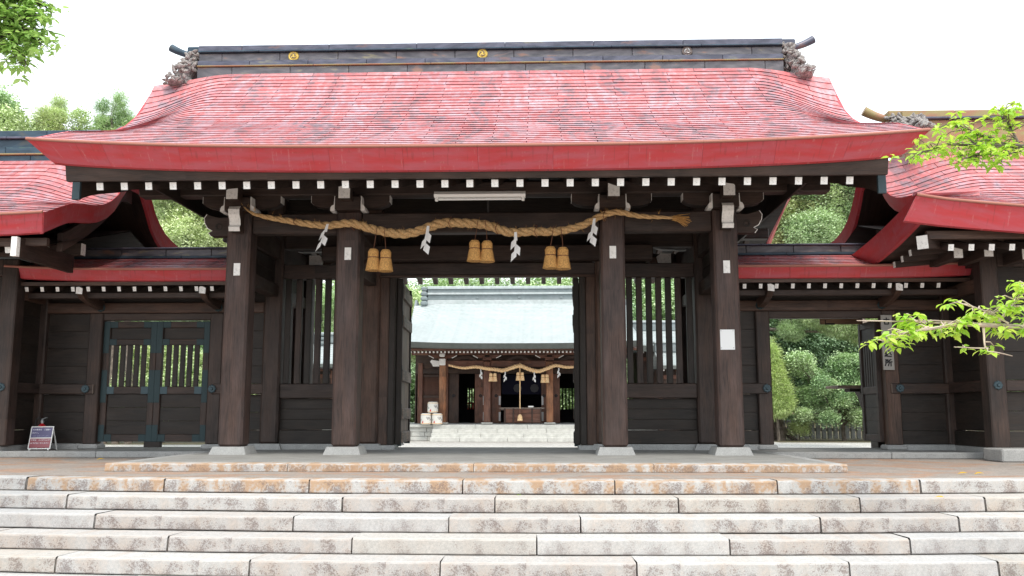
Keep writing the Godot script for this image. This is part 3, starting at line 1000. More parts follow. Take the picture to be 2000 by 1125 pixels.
	for s in [-1.0, 1.0]:
		bx(g, "head_beam", Vector3(s * 2.285, 3.64, -0.11), Vector3(s * 3.745, 3.92, 0.11), M.wood, 0, 0.015)
		bx(g, "head_beam", Vector3(s * 2.285, 3.08, -0.1), Vector3(s * 3.745, 3.34, 0.12), M.wood, 0, 0.015)
		bx(g, "sill_beam", Vector3(s * 2.285, 0.905, -0.09), Vector3(s * 3.745, 1.165, 0.11), M.wood, 0, 0.012)
		bx(g, "bottom_rail", Vector3(s * 2.285, 0.10, -0.07), Vector3(s * 3.745, 0.34, 0.09), M.wood_panel, 0, 0.012)
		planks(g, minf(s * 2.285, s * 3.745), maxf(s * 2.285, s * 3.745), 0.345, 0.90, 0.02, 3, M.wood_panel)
		bx(g, "plinth_stone", Vector3(s * 2.4, -0.02, -0.16), Vector3(s * 3.70, 0.097, 0.16), M.granite_base, 0, 0.012)
		for k in 8: # lattice bars
			var x = s * (2.40 + k * 0.176)
			if k == 7: x = s * 3.655
			bx(g, "lattice_bar", Vector3(x - 0.054, 1.165, -0.03), Vector3(x + 0.054, 3.08, 0.07), M.wood_panel if k % 2 else M.wood, 1, 0.008)
		# door post and the boarded strip beside it
		bx(g, "door_post", Vector3(s * 1.67, 0.08, -0.09), Vector3(s * 1.78, 3.13, 0.14), M.wood_panel, 1, 0.012)
		bx(g, "door_side_board", Vector3(s * 1.783, 0.08, -0.05), Vector3(s * 1.955, 3.13, 0.10), M.wood_brown, 1, 0.006)
		bx(g, "plinth_stone", Vector3(s * 1.62, -0.02, -0.2), Vector3(s * 1.95, 0.077, 0.24), M.granite_base, 0, 0.012)
		# white painted beam nose over the side bay and a pale board behind it
		part(g, "beam_nose", prism_mesh(V2([-0.13, -0.1, 0.02, -0.12, 0.10, -0.06, 0.13, 0.05, 0.06, 0.1, -0.13, 0.1]), 0.15), M.white_paint, Vector3(s * 3.28, 3.50, -0.45), Basis(Vector3(-s, 0, 0), Vector3.UP, Vector3(0, 0, -s)))
		bx(g, "beam_nose", Vector3(s * 3.02, 3.44, -1.1), Vector3(s * 3.30, 3.56, -0.5), M.wood_brown, 2, 0.01)
		# upper wall boards over the beams
		planks(g, minf(s * 0.02, s * 1.95), maxf(s * 0.02, s * 1.95), 3.64, 4.6, -0.03, 4, M.wood_panel)
		planks(g, minf(s * 2.29, s * 3.74), maxf(s * 2.29, s * 3.74), 3.93, 4.6, -0.03, 3, M.wood_panel)
	bx(g, "door_head", Vector3(-1.955, 3.13, -0.10), Vector3(1.955, 3.355, 0.14), M.wood, 0, 0.012)
	bx(g, "door_head_trim", Vector3(-1.955, 3.09, 0.02), Vector3(1.955, 3.128, 0.17), M.wood_brown, 0, 0.006)
	# door leaves standing open towards the courtyard
	for s in [-1.0, 1.0]:
		var hinge := Vector3(s * 1.62, 0.08, -0.12)
		var leaf := Node3D.new()
		leaf.name = "door_leaf"
		g.add_child(leaf, true)
		leaf.position = hinge
		leaf.rotation.y = s * deg_to_rad(-2.6)
		bx(leaf, "leaf_board", Vector3(-0.02, 0.02, -1.58), Vector3(0.02, 3.0, 0.0), M.wood_grey if s < 0 else M.wood_panel, 1)
		for y in [0.12, 0.55, 1.25, 2.25, 2.78]:
			bx(leaf, "door_batten", Vector3(-s * 0.022 - (0.05 if s > 0 else 0.0), y - 0.1, -1.56), Vector3(-s * 0.022 + (0.0 if s > 0 else 0.05), y + 0.1, -0.02), M.wood_grey if s < 0 else M.wood, 2, 0.008)
		for z in [-1.60, 0.0]:
			bx(leaf, "door_stile", Vector3(-0.05, 0.0, z - 0.03), Vector3(0.05, 3.02, z + 0.05), M.wood_panel, 1, 0.008)
			for y in [0.1, 0.6, 1.3, 2.3, 2.8]:
				bx(leaf, "copper_fitting", Vector3(-0.055, y - 0.13, z - 0.034), Vector3(0.055, y + 0.13, z + 0.02), M.copper_teal, 1, 0.003)
	# brackets over the posts
	for z in [1.95, -1.95]:
		for x in cx:
			var arm := part(g, "bracket_arm", prism_mesh(boat_arm(0.64, 0.205), 0.2), M.wood, Vector3(x, 3.952, z))
			for s in [-1.0, 1.0]:
				part(arm, "painted_end", boxm(Vector3(0.008, 0.112, 0.19), 1), M.white_paint, Vector3(s * 0.644, 0.147, 0))
			if z > 0:
				bx(g, "bracket_block", Vector3(x - 0.205, 3.87, 1.82), Vector3(x + 0.205, 4.09, 2.28), M.wood, 0, 0.012)
				for s in [-1.0, 1.0]:
					part(g, "painted_cove", prism_mesh(V2([0, 0.0, 0.075, 0.0, 0.072, 0.05, 0.05, 0.085, 0.018, 0.10, 0.012, 0.24, 0, 0.24]), 0.34), M.white_paint, Vector3(x + s * 0.208, 3.86, 2.08), Basis(Vector3(s, 0, 0), Vector3.UP, Vector3(0, 0, s)))
				bx(g, "beam_nose", Vector3(x - 0.09, 3.995, 2.28), Vector3(x + 0.09, 4.20, 2.52), M.wood, 2, 0.006)
				var cut := V2([-0.09, -0.10, 0.09, -0.10, 0.09, 0.055, 0.045, 0.105, -0.09, 0.105]) if x > -3 else V2([-0.09, -0.10, 0.09, -0.10, 0.09, 0.105, -0.02, 0.085, -0.09, 0.04])
				part(g, "painted_end", prism_mesh(cut, 0.012), M.white_paint, Vector3(x, 4.098, 2.528))
	for s in [-1.0, 1.0]:
		# large curved nose of the side beam through the corner post: dark timber faced in white
		var prof := V2([0, 0, 0.20, 0.0, 0.22, 0.06, 0.17, 0.10, 0.19, 0.18, 0.25, 0.26, 0.26, 0.34, 0.21, 0.39, 0, 0.39])
		part(g, "beam_nose", prism_mesh(prof, 0.17), M.wood, Vector3(s * 3.91, 3.52, 2.14), Basis(Vector3(0, 0, 1), Vector3.UP, Vector3(-1, 0, 0)))
		var face := MB.new()
		var fp := V2([0.20, -0.005, 0.225, 0.06, 0.176, 0.10, 0.196, 0.18, 0.256, 0.26, 0.266, 0.34, 0.214, 0.395])
		for k in fp.size() - 1:
			var a := fp[k]
			var c := fp[k + 1]
			var nn := Vector3(0, -(c.x - a.x), c.y - a.y)
			face.quad(Vector3(-0.09, a.y, a.x), Vector3(0.09, a.y, a.x), Vector3(0.09, c.y, c.x), Vector3(-0.09, c.y, c.x), Vector2(0, a.y), Vector2(0.1, a.y), Vector2(0.1, c.y), Vector2(0, c.y), nn)
		part(g, "painted_end", face.mesh(), M.white_paint, Vector3(s * 3.91, 3.52, 2.146))
		# scroll nose of the tie beam pointing outwards
		var scr := V2([0, 0, 0.30, 0.0, 0.34, 0.05, 0.28, 0.085, 0.36, 0.13, 0.41, 0.22, 0.42, 0.30, 0.38, 0.36, 0.30, 0.33, 0.18, 0.30, 0, 0.31])
		for z in [1.95, -1.95]:
			var nose := part(g, "beam_nose", prism_mesh(scr, 0.18), M.wood, Vector3(s * 4.10, 3.50, z), Basis(Vector3(s, 0, 0), Vector3.UP, Vector3(0, 0, s)))
			var edge := PackedVector3Array()
			var er := PackedFloat32Array()
			for k in [1, 2, 3, 4, 5, 6, 7]:
				edge.append(Vector3(scr[k].x, scr[k].y, 0.08 * s)); er.append(0.012)
			var eb := MB.new()
			eb.tube(edge, er, 6)
			part(nose, "painted_edge", eb.mesh(), M.white_paint)
			var ring := MB.new()
			ring.lathe(V2([0.05, 0, 0.062, 0.012, 0.038, 0.012, 0.03, 0]), 16, Vector3(0.17, 0.15, 0.088 * s), Basis(Vector3(1, 0, 0), Vector3(0, 0, s), Vector3(0, -s, 0)))
			part(nose, "carved_ring", ring.mesh(), M.wood_panel)
		bx(g, "tenon_end", Vector3(s * 3.91 - 0.052, 2.83, 2.143), Vector3(s * 3.91 + 0.052, 3.03, 2.155), M.white_paint)
		bx(g, "tenon_end", Vector3(s * 2.12 - 0.052, 3.075, 2.143), Vector3(s * 2.12 + 0.052, 3.275, 2.155), M.white_paint)
	# ridge
	ridge(g, -5.45, 5.45, 6.84, [[0.22, 0.36, "ridge_metal", 1.1, 0.6], [0.025, 0.40, "ridge_ochre", 2.2, 1.0], [0.105, 0.36, "ridge_metal_b", 1.1, 0.9], [0.165, 0.30, "ridge_metal", 1.1, 0.4], [0.03, 0.37, "ridge_metal_teal", 1.65, 0.7], [0.11, 0.34, "ridge_metal_b", 1.65, 0.5]])
	for s in [-1.0, 1.0]:
		carving(g, Vector3(s * 5.52, 6.66, 0.05), s, 0.80, 0.28, 1.15)
		horn(g, Vector3(s * 5.60, 7.47, 0.0), s, M.ridge_metal_teal if s < 0 else M.ridge_metal_b, 0.42, 0.07)
	for k in 3:
		var x: float = [-3.646, -0.097, 3.70][k]
		var c := MB.new()
		c.lathe(V2([0, 0.035, 0.06, 0.033, 0.068, 0.025, 0.08, 0.03, 0.095, 0.022, 0.10, 0.0]), 28, Vector3.ZERO, Basis(Vector3(1, 0, 0), Vector3(0, 0, 1), Vector3(0, -1, 0)))
		var d := part(g, "ridge_crest", c.mesh(), M.bronze_dark if k == 2 else M.gold, Vector3(x, 7.275, 0.305))
		tag(d, "dark bronze crest disc on the ridge" if k == 2 else "gilt crest disc on the ridge")
		for i in 3: # three comma-shaped swirls in relief
			var pa := PackedVector3Array()
			var ra := PackedFloat32Array()
			for q in 8:
				var ang := TAU * i / 3.0 + q * 0.28
				var rr := 0.03 + q * 0.004
				pa.append(Vector3(cos(ang) * rr, sin(ang) * rr, 0.034)); ra.append(0.016 - q * 0.0017)
			var sb := MB.new()
			sb.tube(pa, ra, 6)
			part(d, "crest_swirl", sb.mesh(), M.steel if k == 2 else M.bronze_dark)

# ---------------------------------------------------------------- wings
func wing(s: float) -> void:
	var left := s < 0
	var w := thing("gate_wing", "low roofed wall with closed lattice double door left of the gate" if left else "low roofed wall with open doorway right of the gate", "wall")
	var P := {"x0": -8.35 if left else 4.0, "x1": -4.0 if left else 8.75, "mid": -5.0 if left else 5.6, "ze": 1.12, "ye": 3.09, "a": 0.36, "c": 0.01, "zr": 0.1, "up": 0.07, "mk": 0.0, "vl": left, "vr": not left, "step": 0.15, "len": 1.0, "th": 0.013, "most": 200, "label": "narrow red roof of copper plates"}
	build_roof(w, P)
	var xs: Array = []
	for k in 5: xs.append(lerpf(P.x0, P.x1, k / 4.0))
	eave_fascia(w, P, xs, 0.185, 0.08, 0.12)
	eave_fascia(w, P, [P.x0, P.x1], 0.185, 0.08, 0.12, -1.0)
	ridge(w, P.x0 + 0.1, P.x1, 3.47, [[0.045, 0.15, "ridge_metal_teal", 1.3, 1.0], [0.13, 0.11, "ridge_metal", 0.85, 0.7], [0.03, 0.16, "ridge_metal_b", 1.7, 0.5]])
	bx(w, "eave_board", Vector3(P.x0 + 0.1, 2.845, 0.96), Vector3(P.x1, 2.905, 1.02), M.wood_brown, 0)
	bx(w, "eave_board", Vector3(P.x0 + 0.1, 2.845, -1.02), Vector3(P.x1, 2.905, -0.96), M.wood_brown, 0)
	for sd in [1.0, -1.0]:
		var d := MB.new()
		d.quad(Vector3(P.x0 + 0.1, 2.87, 0.99 * sd), Vector3(P.x1, 2.87, 0.99 * sd), Vector3(P.x1, 3.22, 0), Vector3(P.x0 + 0.1, 3.22, 0), Vector2(0, 0), Vector2(4, 0), Vector2(4, 1), Vector2(0, 1), Vector3(0, -1, 0))
		part(w, "eave_deck", d.mesh(), M.wood_panel)
	var rx: Array = []
	for k in (14 if left else 14):
		rx.append((-8.03 + k * 0.2735) if left else (4.18 + k * 0.272))
	rafters(w, rx, Vector2(0.95, 2.79), Vector2(0.0, 3.14), Vector2(0.062, 0.085), M.wood)
	rafters(w, rx, Vector2(-0.95, 2.79), Vector2(0.0, 3.138), Vector2(0.062, 0.085), M.wood)
	var xa := 4.08
	var xb := 8.2
	bx(w, "wall_purlin", Vector3(s * xa, 2.655, 0.62), Vector3(s * xb, 2.755, 0.74), M.wood, 0, 0.01)
	bx(w, "wall_purlin", Vector3(s * xa, 2.655, -0.74), Vector3(s * xb, 2.755, -0.62), M.wood, 0, 0.01)
	bx(w, "top_beam", Vector3(s * xa, 2.46, -0.1), Vector3(s * xb, 2.65, 0.12), M.wood_brown, 0, 0.012)
	bx(w, "upper_board", Vector3(s * xa, 2.652, -0.02), Vector3(s * xb, 3.2, 0.02), M.wood_panel, 0)
	for x in ([-7.1, -4.92] if left else [4.9, 7.06]):
		var arm := part(w, "bracket_arm", prism_mesh(V2([0, 0, 0.12, -0.01, 0.42, 0.03, 0.70, 0.10, 0.84, 0.19, 0.84, 0.30, 0.70, 0.30, 0.45, 0.20, 0.2, 0.16, 0, 0.16]), 0.10), M.wood_brown, Vector3(x, 2.52, 0.1), Basis(Vector3(0, 0, 1), Vector3.UP, Vector3(-1, 0, 0)))
		part(arm, "painted_end", prism_mesh(V2([-0.055, -0.06, 0.055, -0.07, 0.06, 0.03, 0.0, 0.06, -0.055, 0.055]), 0.012), M.white_paint, Vector3(0.848, 0.25, 0), Basis(Vector3(0, 0, -1), Vector3.UP, Vector3(1, 0, 0)))
		boss(w, Vector3(x, 2.555, 0.125), 0.075, M.copper_teal)
	bx(w, "door_head", Vector3(s * 4.95, 2.33, -0.08), Vector3(s * 7.2, 2.457, 0.09), M.wood, 0, 0.01)
	for x in [4.94, 7.18]:
		bx(w, "door_post", Vector3(s * x - 0.12, 0.09, -0.11), Vector3(s * x + 0.12, 2.457, 0.13), M.wood_brown if not left and x > 6 else M.wood, 1, 0.015)
		var f := MB.new()
		f.box(Vector3.ZERO, Vector3(0.36, 0.1, 0.36), 0.03, 0, Vector2.ZERO)
		part(w, "base_stone", f.mesh(), M.granite_base, Vector3(s * x, 0.04, 0))
	for seg in [[4.08, 4.82], [7.30, 8.2]]:
		var x0: float = minf(s * seg[0], s * seg[1])
		var x1: float = maxf(s * seg[0], s * seg[1])
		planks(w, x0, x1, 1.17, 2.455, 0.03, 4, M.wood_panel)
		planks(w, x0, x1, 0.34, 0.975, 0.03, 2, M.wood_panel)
		bx(w, "rail", Vector3(x0 - 0.16, 0.98, 0.02), Vector3(x1 + 0.16, 1.165, 0.152), M.wood, 0, 0.012)
		bx(w, "bottom_rail", Vector3(x0, 0.10, -0.03), Vector3(x1, 0.335, 0.06), M.wood_panel, 0, 0.01)
		bx(w, "plinth_stone", Vector3(x0, -0.02, -0.15), Vector3(x1, 0.095, 0.15), M.granite_base, 0, 0.02)
		var bxm: float = s * (4.94 if seg[0] < 5 else 7.18)
		boss(w, Vector3(bxm + s * (0.02 if seg[0] < 5 else 0.1), 1.075, 0.168), 0.072, M.copper_blue)
		var endx: float = bxm - (0.0 if seg[0] < 5 else s * 0.045)
		if seg[0] > 5:
			bx(w, "rail_end", Vector3(endx - s * 0.0, 0.99, 0.04), Vector3(endx + s * 0.012, 1.155, 0.166), M.wood_grey, 1)
	if left:
		for k in 2:
			door_leaf(w, -7.055 + k * 0.985, -7.055 + k * 0.985 + 0.98, 0.13, 2.315, 0.0)
		bx(w, "door_stop", Vector3(-6.2, 0.03, -0.04), Vector3(-5.9, 0.13, 0.06), M.wood_panel, 0, 0.006)
	else:
		# right leaf swung back into the courtyard
		var lf := Node3D.new()
		lf.name = "door_leaf"
		w.add_child(lf, true)
		lf.position = Vector3(7.03, 0, -0.1)
		lf.rotation.y = deg_to_rad(88)
		door_leaf(lf, 0.0, 0.95, 0.13, 2.315, 0.0)
		var l2 := Node3D.new()
		l2.name = "door_leaf"
		w.add_child(l2, true)
		l2.position = Vector3(5.08, 0, -0.14)
		l2.rotation.y = deg_to_rad(96)
		door_leaf(l2, 0.0, 0.95, 0.13, 2.315, 0.0)

func door_leaf(w: Node3D, x0: float, x1: float, y0: float, y1: float, z: float) -> void:
	var leaf := w
	if not w.name.begins_with("door_leaf"):
		leaf = Node3D.new()
		leaf.name = "door_leaf"
		w.add_child(leaf, true)
	var st := 0.115
	for x in [x0, x1 - st]:
		bx(leaf, "stile", Vector3(x, y0, z - 0.04), Vector3(x + st, y1, z + 0.04), M.wood, 1, 0.008)
	var ys := [[y0, y0 + 0.13], [0.985, 1.12], [1.875, 1.985], [y1 - 0.12, y1]]
	for y in ys:
		bx(leaf, "rail", Vector3(x0 + st, y[0], z - 0.035), Vector3(x1 - st, y[1], z + 0.035), M.wood, 0, 0.008)
	planks(leaf, x0 + st, x1 - st, y0 + 0.13, 0.985, z + 0.005, 3, M.wood_panel, 0.02)
	planks(leaf, x0 + st, x1 - st, 1.985, y1 - 0.12, z + 0.005, 1, M.wood_panel, 0.02)
	for k in 5:
		var x := lerpf(x0 + st, x1 - st, (k + 0.86) / 5.75)
		bx(leaf, "lattice_bar", Vector3(x - 0.043, 1.12, z - 0.02), Vector3(x + 0.043, 1.875, z + 0.03), M.wood_panel, 1, 0.005)
	# green copper fittings at the corners
	for x in [[x0, 1.0], [x1, -1.0]]:
		for y in [[y0, y0 + 0.30, y0 + 0.13, y0], [0.83, 1.42, 1.12, 0.985], [1.73, y1 - 0.005, 1.985, 1.875]]:
			bx(leaf, "copper_fitting", Vector3(x[0] - x[1] * 0.002, y[0], z + 0.034), Vector3(x[0] + x[1] * 0.105, y[1], z + 0.046), M.copper_teal, 1, 0.003)
			bx(leaf, "copper_fitting", Vector3(x[0] + x[1] * 0.107, y[3], z + 0.032), Vector3(x[0] + x[1] * 0.24, y[2], z + 0.042), M.copper_blue if y[0] > 0.5 and y[0] < 1 else M.copper_teal, 0, 0.003)
		bx(leaf, "copper_fitting", Vector3(x[0] + x[1] * 0.107, y1 - 0.12, z + 0.032), Vector3(x[0] + x[1] * 0.25, y1 - 0.005, z + 0.042), M.copper_teal, 0, 0.003)

# ---------------------------------------------------------------- the halls at either end
func end_walls(w: Node3D, s: float, zf: float) -> void:
	var x := s * 8.24
	var lo := minf(x, x + s * 0.1)
	bx(w, "plinth_stone", Vector3(minf(x - s * 0.06, x + s * 6), -0.1, -2.5), Vector3(maxf(x - s * 0.06, x + s * 6), 0.09, zf + 0.2), M.granite_base, 2, 0.02)
	for z in [zf, 0.0, -2.2]:
		bx(w, "post", Vector3(x - 0.14, 0.09, z - 0.14), Vector3(x + 0.14, 3.3, z + 0.14), M.wood, 1, 0.02)
	for span in [[0.14, zf - 0.14], [-2.06, -0.14]]:
		for k in 5:
			var a := 0.35 + k * 0.5
			bx(w, "plank", Vector3(x - 0.02, a + 0.0004, span[0]), Vector3(x + 0.02, a + 0.4996, span[1]), M.wood_panel, 2, 0.004)
		bx(w, "bottom_rail", Vector3(x - 0.06, 0.09, span[0]), Vector3(x + 0.06, 0.345, span[1]), M.wood_panel, 2, 0.01)
		bx(w, "rail", Vector3(x - 0.11, 0.99, span[0]), Vector3(x + 0.11, 1.17, span[1]), M.wood, 2, 0.012)
		bx(w, "top_beam", Vector3(x - 0.11, 2.62, span[0]), Vector3(x + 0.11, 2.84, span[1]), M.wood_brown, 2, 0.012)
		bx(w, "top_beam", Vector3(x - 0.13, 3.05, span[0]), Vector3(x + 0.13, 3.3, span[1]), M.wood, 2, 0.012)
		bx(w, "plank", Vector3(x - 0.02, 2.852, span[0]), Vector3(x + 0.02, 3.048, span[1]), M.wood_panel, 2, 0.004)
	boss(w, Vector3(x, 1.08, zf + 0.145), 0.07, M.copper_blue)
	# front wall running out of the picture
	for k in 3:
		var a := x + s * (0.14 + k * 1.7)
		var b := a + s * 1.5
		planks(w, minf(a, b), maxf(a, b), 1.17, 3.0, zf + 0.02, 4, M.wood_panel)
		planks(w, minf(a, b), maxf(a, b), 0.36, 0.985, zf + 0.02, 2, M.wood_panel)
		bx(w, "rail", Vector3(minf(a, b), 0.99, zf - 0.1), Vector3(maxf(a, b), 1.165, zf + 0.13), M.wood, 0, 0.012)
		bx(w, "bottom_rail", Vector3(minf(a, b), 0.09, zf - 0.05), Vector3(maxf(a, b), 0.355, zf + 0.06), M.wood_panel, 0, 0.01)
		bx(w, "top_beam", Vector3(minf(a, b), 3.003, zf - 0.12), Vector3(maxf(a, b), 3.3, zf + 0.12), M.wood, 0, 0.012)
		bx(w, "post", Vector3(b + s * 0.1 - 0.1, 0.09, zf - 0.1), Vector3(b + s * 0.1 + 0.1, 3.3, zf + 0.1), M.wood, 1, 0.02)

func left_building() -> void:
	var w := thing("side_hall", "dark timber hall with red gabled roof at the left end of the wing", "building")
	var P := {"x0": -13.0, "x1": -6.6, "mid": -10.0, "ze": 3.1, "ye": 3.60, "a": 0.45, "c": 0.0214, "zr": 0.34, "cap": 0.34, "up": 0.06, "mk": 0.42, "vl": false, "vr": true, "step": 0.16, "len": 1.0, "th": 0.013, "most": 170, "reach": 6.0, "label": "red gabled roof of copper plates with flaked patches"}
	build_roof(w, P)
	eave_fascia(w, P, [-13.0, -11.2, -9.9, -8.3, -6.6], 0.29, 0.12, 0.06)
	eave_fascia(w, P, [-13.0, -9.8, -6.6], 0.29, 0.12, 0.06, -1.0)
	verge_fascia(w, P, true, 0.30, 0.12, 0.06)
	barge(w, P, -6.80, 0.46, 0.30, 0.09, 2.3, false)
	under(w, P, -6.7, -13.0)
	verge_boards(w, P, -6.66, -8.1, 0.26, 2.7)
	ridge(w, -13.0, -7.5, 5.16, [[0.24, 0.33, "ridge_metal_teal", 1.6, 0.8], [0.03, 0.38, "ridge_ochre", 2.2, 1.0], [0.13, 0.34, "ridge_metal_teal", 1.6, 0.5], [0.16, 0.28, "ridge_metal_teal", 1.6, 0.8], [0.04, 0.36, "ridge_metal_b", 1.6, 0.5], [0.12, 0.32, "ridge_metal_teal", 1.9, 0.5]])
	carving(w, Vector3(-7.5, 5.1, 0.05), 1.0, 0.7, 0.25)
	horn(w, Vector3(-7.45, 5.85, 0), 1.0, M.ridge_metal, 0.4, 0.075)
	var rx: Array = []
	for k in 16: rx.append(-7.36 - k * 0.34)
	rafters(w, rx, Vector2(2.68, 3.17), Vector2(0, 3.95), Vector2(0.09, 0.10), M.wood)
	# large white-ended beams under the gable
	for q in [[-7.30, 3.33, 1.7, 0.17, 0.12], [-7.0, 3.46, 1.1, 0.21, 0.14]]:
		bx(w, "beam_nose", Vector3(-8.3, q[1] - q[3] * 0.5, q[2] - q[4] * 0.5), Vector3(q[0], q[1] + q[3] * 0.5, q[2] + q[4] * 0.5), M.wood, 0, 0.008)
		bx(w, "painted_end", Vector3(q[0] + 0.001, q[1] - q[3] * 0.5 + 0.004, q[2] - q[4] * 0.5 + 0.004), Vector3(q[0] + 0.012, q[1] + q[3] * 0.5 - 0.004, q[2] + q[4] * 0.5), M.white_paint)
	bx(w, "painted_end", Vector3(-7.13, 3.02, 2.9), Vector3(-7.04, 3.32, 2.99), M.white_paint)
	bx(w, "beam_nose", Vector3(-7.13, 3.02, 1.3), Vector3(-7.04, 3.32, 2.898), M.wood, 2)
	end_walls(w, -1.0, 1.0)

func under(w: Node3D, P: Dictionary, xa: float, xb: float) -> void:
	# boarding under the eaves and gable filling
	for sd in [1.0, -1.0]:
		var d := MB.new()
		var z: float = (P.ze - 0.36) * sd
		d.quad(Vector3(xa, 3.24, z), Vector3(xb, 3.24, z), Vector3(xb, 4.0, 0), Vector3(xa, 4.0, 0), Vector2(0, 0), Vector2(5, 0), Vector2(5, 3), Vector2(0, 3), Vector3(0, -1, 0))
		d.quad(Vector3(xa, 3.265, z), Vector3(xb, 3.265, z), Vector3(xb, 4.025, 0), Vector3(xa, 4.025, 0), Vector2(0, 0), Vector2(5, 0), Vector2(5, 3), Vector2(0, 3), Vector3(0, 1, 0))
		part(w, "eave_deck", d.mesh(), M.wood_panel)
		bx(w, "eave_board", Vector3(minf(xa, xb), 3.22, (P.ze - 0.37) * sd - 0.04), Vector3(maxf(xa, xb), 3.34, (P.ze - 0.37) * sd + 0.04), M.wood_brown, 0)
	var gp := PackedVector2Array()
	var sx := signf(xa)
	for i in 9:
		var z := lerpf(-2.4, 2.4, i / 8.0)
		gp.append(Vector2(z, roof_pt(P, xa, z if absf(z) > 0.01 else 0.01).y - 0.3))
	gp.append(Vector2(2.4, 3.3)); gp.append(Vector2(-2.4, 3.3))
	part(w, "gable_boarding", prism_mesh(gp, 0.05), M.wood_panel, Vector3(sx * 8.05, 0, 0), Basis(Vector3(0, 0, 1), Vector3.UP, Vector3(-1, 0, 0)))
	beam(w, "gable_strut", Vector3(sx * 7.95, 3.5, 0.9), Vector3(sx * 7.95, 4.5, 0.1), 0.12, 0.2, M.wood_grey)
	beam(w, "gable_strut", Vector3(sx * 7.95, 3.5, -0.9), Vector3(sx * 7.95, 4.5, -0.1), 0.12, 0.2, M.wood_brown)

